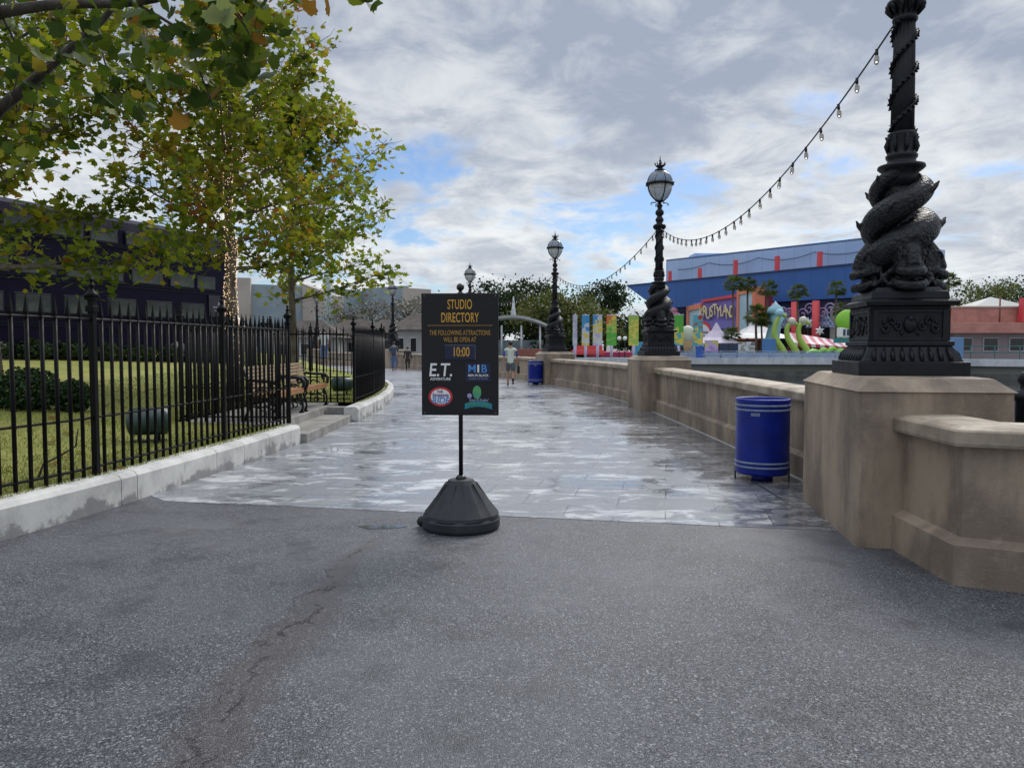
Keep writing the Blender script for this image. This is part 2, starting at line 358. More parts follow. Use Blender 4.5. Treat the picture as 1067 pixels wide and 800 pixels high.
def link(name, me, parent=None, loc=None, rz=0):
    o = bpy.data.objects.new(name, me); col.objects.link(o)
    if parent: o.parent = parent
    if loc is not None: o.location = loc
    o.rotation_euler.z = rz
    return o
def tag(o, label=None, cat=None, group=None, kind=None):
    if label: o['label'] = label
    if cat: o['category'] = cat
    if group: o['group'] = group
    if kind: o['kind'] = kind
    return o
def empty(name, loc=(0, 0, 0), rz=0):
    o = bpy.data.objects.new(name, None); col.objects.link(o); o.location = loc; o.rotation_euler.z = rz; o.empty_display_size = .2; return o
def copy_tree(o, parent=None, kids=None):
    c = o.copy(); col.objects.link(c); c.parent = parent
    for ch in list(o.children): copy_tree(ch, c)
    return c
def text_mesh(s, size, m, sx=1.0, ext=.002, bold=0.0, shear=0.0, spacing=1.0):
    cu = bpy.data.curves.new('t', 'FONT'); cu.body = s; cu.size = size; cu.extrude = ext; cu.offset = min(bold, size*.012); cu.align_x = 'CENTER'; cu.align_y = 'CENTER'; cu.shear = shear; cu.space_character = spacing
    o = bpy.data.objects.new('t', cu); col.objects.link(o)
    bpy.context.view_layer.update()
    me = bpy.data.meshes.new_from_object(o.evaluated_get(bpy.context.evaluated_depsgraph_get()))
    bpy.data.objects.remove(o); me.materials.clear(); me.materials.append(m)
    # text lies in XY; stand it up in XZ facing -Y
    for v in me.vertices: v.co = Vector((v.co.x*sx, -v.co.z, v.co.y))
    return me
def remesh(mb, voxel, smooth=6):
    me = mb.mesh('tmp', iron); o = bpy.data.objects.new('tmp', me); col.objects.link(o)
    md = o.modifiers.new('r', 'REMESH'); md.mode = 'VOXEL'; md.voxel_size = voxel
    s_ = o.modifiers.new('s', 'SMOOTH'); s_.iterations = smooth; s_.factor = .5
    bpy.context.view_layer.update()
    out = bpy.data.meshes.new_from_object(o.evaluated_get(bpy.context.evaluated_depsgraph_get()))
    bpy.data.objects.remove(o)
    for p in out.polygons: p.use_smooth = True
    return out
def crom(pts, n=6):
    P = [Vector(p) for p in pts]; P = [P[0]*2-P[1]] + P + [P[-1]*2-P[-2]]; out = []
    for i in range(1, len(P)-2):
        for k in range(n):
            t_ = k/n; a, b, c_, d_ = P[i-1], P[i], P[i+1], P[i+2]
            out.append(.5*((2*b)+(c_-a)*t_+(2*a-5*b+4*c_-d_)*t_*t_+(3*b-a-3*c_+d_)*t_**3))
    out.append(P[-2]); return out

# ================================================================== SETTING
W0 = [(12.0, .65), (3.17, 4.755), (2.85, 4.9), (2.91, 6.0)]
W1 = crom([(3.30, 7.3), (3.37, 10), (3.39, 13), (3.31, 18.0)], 4)
W2 = crom([(3.27, 19.4), (3.08, 21.5), (2.62, 24.8), (1.95, 28), (1.48, 30.2)], 4)
W3 = crom([(1.30, 31.6), (.45, 34.6), (-.66, 37.6), (-2.2, 41.6)], 4)
W4 = crom([(-2.75, 42.9), (-5.3, 47.7), (-8.0, 52.4)], 4)
W5 = crom([(-8.7, 53.5), (-12.0, 58), (-15.5, 62.2)], 4)
edge = []
for W_ in (W0, W1, W2, W3, W4, W5):
    edge += [Vector((p[0], p[1])) for p in W_]
shore = [(p.x+.42, p.y+.15) for p in edge]
g_ = MB().prism([(-90, -40), (60, -40), (60, -22)] + shore + [(-30, 76), (-90, 76)], -2.5, 0)
tag(g_.build('asphalt_ground', asphalt), 'grey speckled asphalt ground', kind='structure')
wt = MB().prism([(-500, 20), (-500, -400), (500, -400), (500, 400), (-500, 400)], -1.25, -1.2)
tag(wt.build('lagoon_water', waterm), kind='structure')
bank = [(-26, 77), (-10, 74), (30, 69), (48, 58), (70, 50), (170, 38)]
ter = MB().prism(bank + [(3000, 38), (3000, 3000), (-3000, 3000), (-3000, 77)], -2.5, .3)
tag(ter.build('far_bank_ground', distant), kind='structure')
# paving sheet
kin = crom([(-5.0, 2.2), (-4.5, 4.0), (-4.05, 6.06), (-3.8, 7.4), (-3.52, 9.8), (-3.35, 12.1)], 4)
k2 = crom([(-3.13, 15.6), (-3.2, 19), (-3.45, 22), (-3.83, 24.8), (-4.5, 28)], 4)
pl = [(-3.48, 7.6), (2.67, 6.36), (3.5, 6.2)] + [(p[0]+.2, p[1]) for p in edge[8:]] + [(-30, 75), (-30, 32), (-6, 30)] + [(p.x-.1, p.y) for p in reversed(k2)] + [(-3.6, 15.5), (-3.6, 12.1)]
pl += [(p.x-.05, p.y) for p in reversed([q for q in kin if q.y > 7.65 and q.y < 12])]
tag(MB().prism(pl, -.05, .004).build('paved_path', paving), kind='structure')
# thin border strip along the wall
bm_ = MB(); fl = [Vector((p[0], p[1])) for p in W1]
bm_.sweep([(p.x, p.y) for p in W1], [(-.62, .0), (-.60, .0062), (-.585, .0062), (-.57, 0)])
dk = pm('dark_joint', (.05, .05, .055), None, 9, .3)
tag(bm_.build('paving_joint', dk), kind='structure')
lt = pm('pale_sealant', (.42, .43, .44), (.30, .31, .32), 8, .6)
sm = MB()
for W_ in (W1, W2): sm.sweep([(p[0], p[1]) for p in W_], [(-.035, 0), (-.03, .012), (.02, .012), (.02, 0)])
tag(sm.build('paving_edge_joint', lt), kind='structure')
# lawn height field
def fence_x(y):
    P = [(-30, -11), (2.2, -5.25), (4, -4.75), (6.06, -4.31), (7.4, -4.06), (9.8, -3.79), (12.1, -3.62), (15.6, -3.45), (19, -3.47), (22, -3.72), (24.8, -4.1), (28, -4.8), (45, -14)]
    for (a, xa), (b, xb) in zip(P, P[1:]):
        if a <= y <= b: return xa + (xb-xa)*(y-a)/(b-a)
def lawn_z(x, y):
    d_ = max(0, -4.4-x); return .285 + min(1.02, .085*max(0, d_-.4)) + .025*noise.noise(Vector((x*.4, y*.4, 0)))*min(1, d_)
NX0, NY0, NY1 = -5.45, 12.45, 17.0
lm = MB(); ys = sorted(set([-25, -15, -8, -3] + [i*.75 for i in range(0, 62)] + [12.12, 12.13, NY1, NY1+.01])); ys = [y for y in ys if y <= 45]
NXX = 26; rows = []
for y in ys:
    xr = fence_x(y)+.12
    if 12.125 < y < NY1+.005: xr = NX0
    r_ = []
    for i in range(NXX+1):
        f = (i/NXX)**1.7; x = xr + (-42-xr)*f; r_.append(len(lm.v)); lm.v.append(Vector((x, y, lawn_z(x, y) if i else lawn_z(x, y))))
    rows.append(r_)
for a, b in zip(rows, rows[1:]):
    for i in range(NXX): lm.f.append([a[i], a[i+1], b[i+1], b[i]]); lm.mi.append(0); lm.sm.append(True)
tag(lm.build('lawn', lawnm), kind='structure')
# grass blades
gb = MB(); rnd = random.Random(3)
vs = []; fs = []
for k in range(52000):
    y = 4.5 + 22*rnd.random()**1.5; xr = fence_x(y)+.10
    if NY0-.35 < y < NY1: xr = NX0-.02
    x = xr - 6.5*rnd.random()**1.9
    z = lawn_z(x, y)-.006; a = rnd.random()*2*PI; h = .022+.03*rnd.random(); wd = .006+.004*(y/12)
    o = len(vs); lx, ly = rnd.uniform(-.02, .02), rnd.uniform(-.02, .02)
    vs += [(x-wd*math.cos(a), y-wd*math.sin(a), z), (x+wd*math.cos(a), y+wd*math.sin(a), z), (x+lx, y+ly, z+h)]; fs.append((o, o+1, o+2))
me = bpy.data.meshes.new('grass_blades'); me.from_pydata(vs, [], fs)
gm = pm('grass_blade', (.20, .25, .035), (.33, .32, .08), 3, .7, bump=0); me.materials.append(gm)
tag(link('grass_blades', me), 'short green grass of the lawn', 'grass', kind='stuff')

# ---- kerb walls
KP = [(0, -.1), (.0, .25), (.03, .288), (.07, .30), (.27, .30), (.30, .27), (.30, -.1)]
def resample(line, step):
    L_ = [Vector((p[0], p[1])) for p in line]; acc = [0]
    for a, b in zip(L_, L_[1:]): acc.append(acc[-1]+(b-a).length)
    def at(s_):
        for i in range(len(L_)-1):
            if s_ <= acc[i+1] or i == len(L_)-2:
                f = (s_-acc[i])/max(1e-9, acc[i+1]-acc[i]); return L_[i].lerp(L_[i+1], f)
    return at, acc[-1]
def kerb(line, joints, label):
    at, L_ = resample(line, 1); root = empty('kerb_wall', (line[0][0], line[0][1], 0))
    inv = Matrix.Translation(-root.location)
    js = [0] + joints + [L_]
    for a, b in zip(js, js[1:]):
        n = max(2, int((b-a)/.5)); pts = [at(a+.006 + (b-a-.012)*i/n) for i in range(n+1)]
        mb = MB(); mb.sweep([(p.x, p.y) for p in pts], [(o, z) for o, z in KP], side=-1); mb.v = [inv @ v for v in mb.v]
        mb.build('kerb_block', kerbm, root)
    return tag(root, label, 'kerb')
at_, Lk = resample(kin, 1)
kerb([(p.x, p.y) for p in kin], [1.9, 3.4, 5.35, 5.6, 7.2, 7.95, 8.8], 'stained pale concrete kerb wall under the near left fence')
kerb([(p.x, p.y) for p in k2], [1.5, 3.0, 4.6, 6.2, 7.8, 9.4, 11], 'curved concrete kerb wall under the far fence past the steps')
# ---- steps and landing
st_ = empty('stone_steps', (-3.6, 14, 0))
stepm = pm('step_concrete', (.34, .33, .31), (.20, .195, .185), 3, .55, .75, bump=.4)
MB().box((-.02, -.15, .075), (.72, 3.40, .15), bev=.012).build('lower_step', stepm, st_)
MB().box((-1.03, .5, .1525), (1.6, 4.75, .295), bev=.012).build('landing', stepm, st_)
MB().box((.09, 1.76, .1), (.52, .26, .39), bev=.012).build('side_block', stepm, st_)
tag(st_, 'two shallow concrete steps up to the bench landing', 'steps')

# ---- parapet
PROFB = [(.0, -.3), (.0, .262), (.075, .305), (.075, .90), (.425, .90), (.425, .305), (.5, .262), (.5, -.3)]
PROFC = [(-.005, .905), (-.012, .925), (-.012, 1.0), (.0, 1.012), (.06, 1.034), (.44, 1.034), (.49, 1.01), (.512, .99), (.512, .925), (.505, .905)]
def parapet(line, label, joint=1.9):
    root = empty('parapet_wall', (line[0][0], line[0][1], 0)); inv = Matrix.Translation(-root.location)
    mb = MB(); mb.sweep([(p[0], p[1]) for p in line], PROFB); mb.v = [inv @ v for v in mb.v]; mb.build('wall', stone, root)
    at, L_ = resample(line, 1)
    # coping stones
    L2 = [Vector((p[0], p[1])) for p in line]; acc = [0]
    for a, b in zip(L2, L2[1:]): acc.append(acc[-1]+(b-a).length)
    n = max(1, round(L_/joint))
    for k in range(n):
        a, b = L_*k/n+.003, L_*(k+1)/n-.003
        pts = [at(a)] + [L2[i] for i in range(len(L2)) if a+.02 < acc[i] < b-.02] + [at(b)]
        mb = MB(); mb.sweep([(p.x, p.y) for p in pts], PROFC); mb.v = [inv @ v for v in mb.v]; mb.build('coping_stone', coping, root)
    return tag(root, label, 'wall', 'brown stone parapet walls')
parapet(W0, 'nearest stone parapet, angled outwards in the right foreground', 2.4)
parapet(W1, 'stone parapet behind the near blue bin, between the two nearest pillars', 2.4)
parapet(W2, 'curving stone parapet between the second and third lamp pillars', 2.4)
parapet(W3, 'stone parapet behind the far bin and the walker in a white top', 2.4)
parapet(W4, 'far stone parapet behind the two distant walkers', 3)
parapet(W5, 'farthest stone parapet, mostly hidden by the curved fence', 3)
def pillar(c, dirv, wd, ln, label):
    a = math.atan2(dirv[1], dirv[0]) - PI/2
    mb = MB(); hx, hy = wd/2, ln/2; ch = .10
    prof = [(0, -.3), (0, 1.19), (-.015, 1.20), (ch*.55, 1.255), (ch, 1.295), (ch+.03, 1.302)]
    vs = []; fs = []
    for o, z in prof:
        for x, y in ((-1, -1), (1, -1), (1, 1), (-1, 1)):
            vs.append((x*(hx-o), y*(hy-o), z))
    for k in range(len(prof)-1):
        for i in range(4):
            j = (i+1) % 4; fs.append((k*4+i, k*4+j, (k+1)*4+j, (k+1)*4+i))
    fs.append((20, 21, 22, 23)); mb.add(vs, fs)
    bm = bmesh.new(); me = mb.mesh('stone_pillar', [stone]); bm.from_mesh(me)
    es = [e_ for e_ in bm.edges if abs(e_.verts[0].co.z-e_.verts[1].co.z) > .3]
    bmesh.ops.bevel(bm, geom=es, offset=.018, segments=2, affect='EDGES', profile=.5); bm.to_mesh(me); bm.free()
    o = link('stone_pillar', me, None, (c[0], c[1], 0), a); return tag(o, label, 'pillar', 'lamp pillars of the parapet'), a
PIL = [((3.34, 6.67), (.15, .989), 1.2, 1.87), ((3.57, 18.75), (-.04, 1), 1.2, 1.6), ((1.72, 30.9), (-.22, .975), 1.2, 1.6),
       ((-2.3, 42.3), (-.42, .9), 1.2, 1.6), ((-8.2, 53), (-.55, .83), 1.2, 1.6), ((-15.9, 62.8), (-.62, .78), 1.2, 1.6)]
PL = ['large brown stone pillar in the right foreground beside the blue bin', 'second stone pillar, in the middle of the right parapet', 'third stone pillar, behind the far blue bin',
      'stone pillar hidden behind the directory sign', 'distant stone pillar behind the curved fence end', 'farthest stone pillar behind the inner railings']
PA = [pillar(*(p if k_ else ((3.33, 6.68), p[1], 1.09, 1.87)), l)[1] for k_, (p, l) in enumerate(zip(PIL, PL))]

# ================================================================== LAMPS
def make_lamp():
    root = empty('street_lamp')
    b = MB()
    def sq(h, z0, z1, h2=None, bev=.008):
        b.box((0, 0, (z0+z1)/2), (2*h, 2*h, z1-z0), taper=(h2 or h)/h, bev=bev)
    sq(.475, 0, .115); sq(.435, .115, .245, .36)
    sq(.375, .245, .285); sq(.335, .285, .55)
    sq(.345, .55, .575); sq(.395, .575, .615, .41); sq(.385, .615, .635, .35); sq(.34, .635, .70, .33)
    sq(.30, .70, .735, .27)
    for k in range(4):
        M = Matrix.Rotation(k*PI/2, 4, 'Z')
        for s_ in (-1, 1):      # corner pilasters and panel frame
            b.box((s_*.30, -.342, .418), (.045, .024, .262), M=M, bev=.004)
        b.box((0, -.341, .535), (.555, .02, .028), M=M, bev=.004); b.box((0, -.341, .30), (.555, .02, .028), M=M, bev=.004)
        b.ell((0, -.34, .42), (.06, .035, .07), 10, M=M); b.ell((0, -.352, .47), (.032, .03, .03), 8, M=M)
        for s_ in (-1, 1):
            for q in range(3):
                sp_ = [(s_*(.10+.055*q + .034*(1-i/14)*math.cos(i*.62)), -.343, .418+.05*(1-i/14)*math.sin(i*.62)*(1 if q % 2 else -1)+.03*math.sin(q*2)) for i in range(12)]
                b.tube(sp_, [.013]*11+[.005], 5, M=M)
            for q in range(5): b.ell((s_*(.07+.04*q), -.338, .35+.03*((q*7) % 5)), (.018, .016, .02), 6, M=M)
        for q in range(9):      # leaf course on the sloping foot
            x = (q-4)*.082
            b.tube([(x, -.434+.002, .125), (x, -.412, .17), (x*.92, -.372, .235)], [.026, .03, .008], 6, M=M, flat=.55)
    for v_ in b.v: v_.x *= .90; v_.y *= .90
    b.build('base', iron, root)
    # dolphins: remeshed into one organic shape each run, three fish round a core
    d_ = MB(); d_.tube([(0, 0, .66), (0, 0, 1.0), (0, 0, 1.75)], [.19, .15, .11], 16)
    def helix(ph, t_):
        a = ph + t_*2*PI*1.22; rr = .158 + .032*math.sin(PI*min(1, t_*1.15)) - .10*max(0, (t_-.72)/.28)**1.3
        return a, rr, 1.0 + .80*t_**1.1, .108*(1-t_**2.6)**.75+.024
    for q in range(2):
        ph = q*PI + .1; pts = []; rad = []
        for i in range(37):
            a, rr, z_, br_ = helix(ph, i/36); pts.append((rr*math.cos(a), rr*math.sin(a), z_)); rad.append(br_)
        d_.tube(pts, rad, 14)
        for i in (7, 13, 19, 25, 30):
            a, rr, z_, br_ = helix(ph, i/36); o_ = rr+br_*.85; k_ = .62 if i in (13, 25) else .35
            d_.tube([(o_*math.cos(a), o_*math.sin(a), z_), ((o_+.05*k_)*math.cos(a+.05), (o_+.05*k_)*math.sin(a+.05), z_+.05*k_), ((o_+.085*k_)*math.cos(a+.12), (o_+.085*k_)*math.sin(a+.12), z_+.13*k_)], [.035, .028, .010], 8, flat=.6)
    for q in range(4):
        ph = q*PI/2 + .02; a = ph; M = Matrix.Rotation(a, 4, 'Z') @ Matrix.Translation((.03, 0, .70)) @ Matrix.Diagonal((.84, .90, 1.30, 1)) @ Matrix.Translation((0, 0, -.715))
        d_.ell((.22, 0, .885), (.14, .13, .135), 16, M=M)                       # skull
        d_.tube([(.15, 0, .98), (.25, 0, .985), (.34, 0, .92), (.395, 0, .86)], [.07, .082, .07, .045], 12, M=M)   # brow to snout
        for zz_, ll, w_ in ((.84, .415, .11), (.757, .40, .125)):               # lips
            d_.tube([(.20, w_, zz_+.02), (.31, w_, zz_+.005), (ll-.02, w_*.55, zz_-.01), (ll+.01, 0, zz_-.012), (ll-.02, -w_*.55, zz_-.01), (.31, -w_, zz_+.005), (.20, -w_, zz_+.02)], [.03]*7, 8, M=M)
        d_.ell((.24, 0, .75), (.16, .11, .045), 12, M=M)
        for s_ in (-1, 1):
            d_.ell((.285, s_*.092, .93), (.036, .028, .036), 10, M=M)            # eyes
            d_.tube([(.30+.052*math.cos(i*PI/4), s_*.10, .93+.052*math.sin(i*PI/4)) for i in range(7)], .012, 6, M=M)
            d_.tube([(.17, s_*.11, .86), (.19, s_*.20, .80), (.14, s_*.27, .75)], [.04, .04, .014], 8, M=M, flat=.5)  # fins
    dm = remesh(d_, .0105, 2)
    dm.materials.clear(); dm.materials.append(scaly); ds = link('dolphin_sculpture', dm, root)
    s_ = MB()
    s_.lathe([(.13, 1.60), (.125, 1.68), (.135, 1.72), (.175, 1.75), (.19, 1.765), (.185, 1.785), (.12, 1.80), (.110, 1.83), (.125, 1.85), (.128, 1.87), (.113, 1.885), (.105, 1.9), (.112, 1.96), (.108, 2.02), (.115, 2.04), (.115, 2.055), (.09, 2.07)], n=28)
    for q in range(8):
        a = q*PI/4; s_.tube([(.115*math.cos(a), .115*math.sin(a), 1.9), (.124*math.cos(a), .124*math.sin(a), 1.95), (.112*math.cos(a), .112*math.sin(a), 2.0), (.134*math.cos(a), .134*math.sin(a), 2.03)], [.012, .022, .016, .008], 6)
    s_.lathe([(.094, 2.06), (.090, 2.5), (.082, 3.0)], n=32, smooth=True, mod=lambda i, k: 1.0 if i % 2 else .86)
    for q in range(2):          # garlands winding up the shaft
        pts = [((.096-.010*i/60)*math.cos(q*PI+i*.17), (.096-.010*i/60)*math.sin(q*PI+i*.17), 2.08+.90*i/60) for i in range(61)]
        s_.tube(pts, [.014+.006*math.sin(i*1.9) for i in range(61)], 6)
        for i in range(2, 60, 2):
            x, y, z = pts[i]; a = math.atan2(y, x)
            for u in (-1, 1):
                s_.tube([(x, y, z), (x*1.10-.03*u*math.sin(a), y*1.10+.03*u*math.cos(a), z+.035*u), (x*1.15-.05*u*math.sin(a), y*1.15+.05*u*math.cos(a), z+.015*u)], [.013, .019, .005], 5, flat=.6)
    s_.lathe([(.085, 2.98), (.10, 3.0), (.10, 3.02), (.085, 3.04), (.105, 3.08), (.135, 3.12), (.148, 3.135), (.143, 3.16), (.11, 3.175), (.085, 3.19), (.07, 3.22), (.095, 3.25), (.10, 3.29), (.08, 3.33), (.062, 3.35), (.062, 3.38), (.095, 3.41), (.105, 3.46), (.09, 3.50), (.058, 3.53), (.05, 3.57), (.07, 3.60), (.072, 3.63), (.04, 3.66), (.035, 3.72)], n=24)
    for q in range(12):
        a = q*PI/6; s_.tube([(.10*math.cos(a), .10*math.sin(a), 3.05), (.135*math.cos(a), .135*math.sin(a), 3.10), (.158*math.cos(a), .158*math.sin(a), 3.12), (.155*math.cos(a), .155*math.sin(a), 3.10)], [.014, .022, .014, .006], 5)
    s_.build('shaft', iron, root)
    # lantern
    ln = MB()
    ln.lathe([(.312, 4.105), (.332, 4.11), (.336, 4.135), (.33, 4.16), (.31, 4.165)], n=36)
    for q in range(8):
        a = q*PI/4 + .2; ln.ell((.345*math.cos(a), .345*math.sin(a), 4.14), (.022, .022, .026), 6)
    for q in range(4):
        a = q*PI/2 + .2; ca, sa = math.cos(a), math.sin(a)
        ln.tube([(.04*ca, .04*sa, 3.72), (.11*ca, .11*sa, 3.745), (.20*ca, .20*sa, 3.83), (.275*ca, .275*sa, 3.95), (.32*ca, .32*sa, 4.12)], .015, 6)
        ln.tube([(.10*ca, .10*sa, 3.69), (.20*ca, .20*sa, 3.69), (.235*ca, .235*sa, 3.66), (.215*ca, .215*sa, 3.635), (.19*ca, .19*sa, 3.65)], [.012, .013, .012, .01, .008], 6)
        ln.tube([(.325*math.cos(a)*math.cos(h), .325*math.sin(a)*math.cos(h), 4.13+.335*math.sin(h)) for i, h in enumerate([j*PI/2/7 for j in range(8)])], .009, 6)
    ln.lathe([(.06, 3.70), (.10, 3.725), (.11, 3.74), (.05, 3.75)], n=20)
    L_ = ln.build('lantern_frame', iron, root)
    MB().lathe([(.08, 3.745), (.155, 3.79), (.235, 3.88), (.285, 3.99), (.305, 4.10)], n=32).build('lower_globe', glass_pale, L_)
    MB().lathe([(.315, 4.16), (.30, 4.25), (.25, 4.35), (.17, 4.425), (.10, 4.455)], n=32).build('upper_globe', glass_dark, L_)
    cr = MB(); cr.lathe([(.13, 4.45), (.13, 4.475), (.07, 4.50), (.06, 4.53), (.10, 4.55), (.105, 4.57), (.085, 4.58)], n=20)
    for q in range(8):
        a = q*PI/4; ca, sa = math.cos(a), math.sin(a); cr.tube([(.095*ca, .095*sa, 4.565), (.13*ca, .13*sa, 4.61), (.125*ca, .125*sa, 4.655)], [.014, .012, .004], 5)
    cr.lathe([(.05, 4.56), (.03, 4.62), (.015, 4.66), (.028, 4.69), (.012, 4.72), (.008, 4.79), (.001, 4.82)], n=12)
    cr.build('crown', iron, L_)
    return root
LL = ['nearest ornate black lamp post with dolphins winding round its foot', 'black dolphin lamp post on the second pillar, in front of the blue building',
      'black dolphin lamp post on the pillar behind the far bin', 'black lamp post whose lantern just shows above the directory sign', 'distant lamp post standing behind the end of the curved fence', 'farthest lamp post, seen under the tree beside the inner railings']
lamp0 = make_lamp(); lamps = [lamp0]
for i in range(1, 6): lamps.append(copy_tree(lamp0))
for o, p, a, l in zip(lamps, PIL, PA, LL):
    o.location = (p[0][0], p[0][1], 1.302); o.rotation_euler.z = a; tag(o, l, 'street lamp', 'dolphin lamps along the parapet')
# ---- string lights
att = 1.302+3.08
wirem = pm('string_wire', (.02, .018, .03), None, 5, .5, bump=0)
bsock = MB().tube([(0, 0, .01), (0, 0, -.05)], .015, 8).mesh('socket', wirem)
bglob = MB().lathe([(.014, -.05), (.022, -.065), (.025, -.09), (.022, -.115), (.012, -.132), (.001, -.135)], n=10).mesh('bulb', bulbglass)
SL = ['festoon string rising to the nearest lamp post', 'festoon string between the second and third lamp posts', 'festoon string from the third lamp post to the lamp behind the sign', 'distant festoon string between the lamp behind the sign and the fence-end lamp', 'farthest festoon string under the tree leaves']
for i in range(5):
    a = Vector((PIL[i][0][0], PIL[i][0][1], att)); b = Vector((PIL[i+1][0][0], PIL[i+1][0][1], att))
    dv = (b-a).normalized(); a += dv*.1; b -= dv*.1
    root = empty('string_lights', a); sag = (.93, .85, .8, .8, .9)[i]; n = 27
    def cat(t_): return (b-a)*t_ - Vector((0, 0, 4*sag*t_*(1-t_)))
    MB().tube([cat(k/60) for k in range(61)], .0085 if i < 1 else .011, 5).build('wire', wirem, root)
    step = (1 if i < 3 else 1)
    for k in range(1, n):
        p = cat((k+random.uniform(-.1, .1))/n)
        s_ = link('socket', bsock, root, p); s_.rotation_euler = (random.uniform(-.12, .12), random.uniform(-.12, .12), 0)
        link('bulb', bglob, s_)
    tag(root, SL[i], 'string lights', 'festoon lights between the lamps')

# ================================================================== FENCES
def picket_mesh(h0, h1):
    mb = MB(); mb.tube([(0, 0, h0), (0, 0, h1-.2)], .0185, 8)
    mb.lathe([(.024, h1-.215), (.026, h1-.20), (.018, h1-.185), (.024, h1-.16), (.022, h1-.145), (.001, h1)], n=4, smooth=False, rot=PI/4)
    return mb.mesh('picket', fence_m)
pk = picket_mesh(.005, 1.70)
def post_mesh():
    mb = MB(); mb.box((0, 0, .84), (.055, .055, 1.70), bev=.004)
    mb.box((0, 0, 1.60), (.085, .085, .06), bev=.005); mb.box((0, 0, 1.70), (.095, .095, .03), bev=.005)
    mb.lathe([(.078, 1.715), (.05, 1.75), (.022, 1.785), (.018, 1.80), (.030, 1.812), (.03, 1.83), (.012, 1.845), (.010, 1.855), (.022, 1.868), (.022, 1.885), (.001, 1.90)], n=12)
    return mb.mesh('post', fence_m)
pst = post_mesh()
def fence(line, posts, label, spacing=.152, base=.30, group='black spiked railings', zf=None, fine=True):
    at, L_ = resample(line, 1); P0_ = at(0); root = empty('railing_fence', (P0_.x, P0_.y, base))
    z_at = zf or (lambda p: 0.0)
    def loc(s_): p = at(s_); return Vector((p.x-P0_.x, p.y-P0_.y, z_at(p)))
    n = max(2, int(L_/.4)); pts = [loc(L_*i/n) for i in range(n+1)]
    for h, r in ((1.50, .017), (.56, .012), (.085, .014)):
        MB().tube([p+Vector((0, 0, h)) for p in pts], r, 6).build('rail', fence_m, root)
    for s_ in posts:
        o = link('post', pst, root, loc(s_)); q = at(min(L_, s_+.1))-at(max(0, s_-.1)); o.rotation_euler.z = math.atan2(q.y, q.x)
    k = 0; s_ = spacing
    while s_ < L_-.05:
        if all(abs(s_-q) > .06 for q in posts): link('picket', pk, root, loc(s_)); k += 1
        s_ += spacing
    return tag(root, label, 'fence', group)
f1 = crom([(-4.85, 3.8), (-4.33, 6.0), (-4.02, 7.36), (-3.80, 10.1), (-3.62, 12.42)], 5)
_, Lf = resample(f1, 1)
def s_of(line, y):
    at, L_ = resample(line, 1); return min((abs(at(L_*i/400).y-y), L_*i/400) for i in range(401))[1]
fence([(p.x, p.y) for p in f1], [s_of(f1, 4.6), s_of(f1, 7.36), s_of(f1, 10.1), Lf], 'long black spiked railing along the left lawn, nearest the camera')
f2 = crom([(-3.44, 16.7), (-3.50, 19), (-3.75, 22), (-4.12, 24.8), (-4.75, 27.6)], 5); _, L2 = resample(f2, 1)
fence([(p.x, p.y) for p in f2], [0, 2.8, 5.6, 8.4, L2], 'curved black railing on the far kerb past the steps')
fence([(-3.66, 12.50), (-5.42, 12.56)], [1.76], 'short black railing on the near side of the bench landing')
fence([(-5.44, 12.7), (-5.46, 16.9)], [2.1, 4.2], 'black railing behind the benches')
fence([(-5.36, 17.05), (-3.56, 16.85)], [.0], 'short black railing on the far side of the bench landing')
fz = lambda p: lawn_z(p.x, p.y)-.30
fence([(-5.2, 29.5), (-9, 30.5), (-12.2, 30.6)], [0, 2.8, 5.6], 'distant black railing across the far end of the lawn', zf=fz)

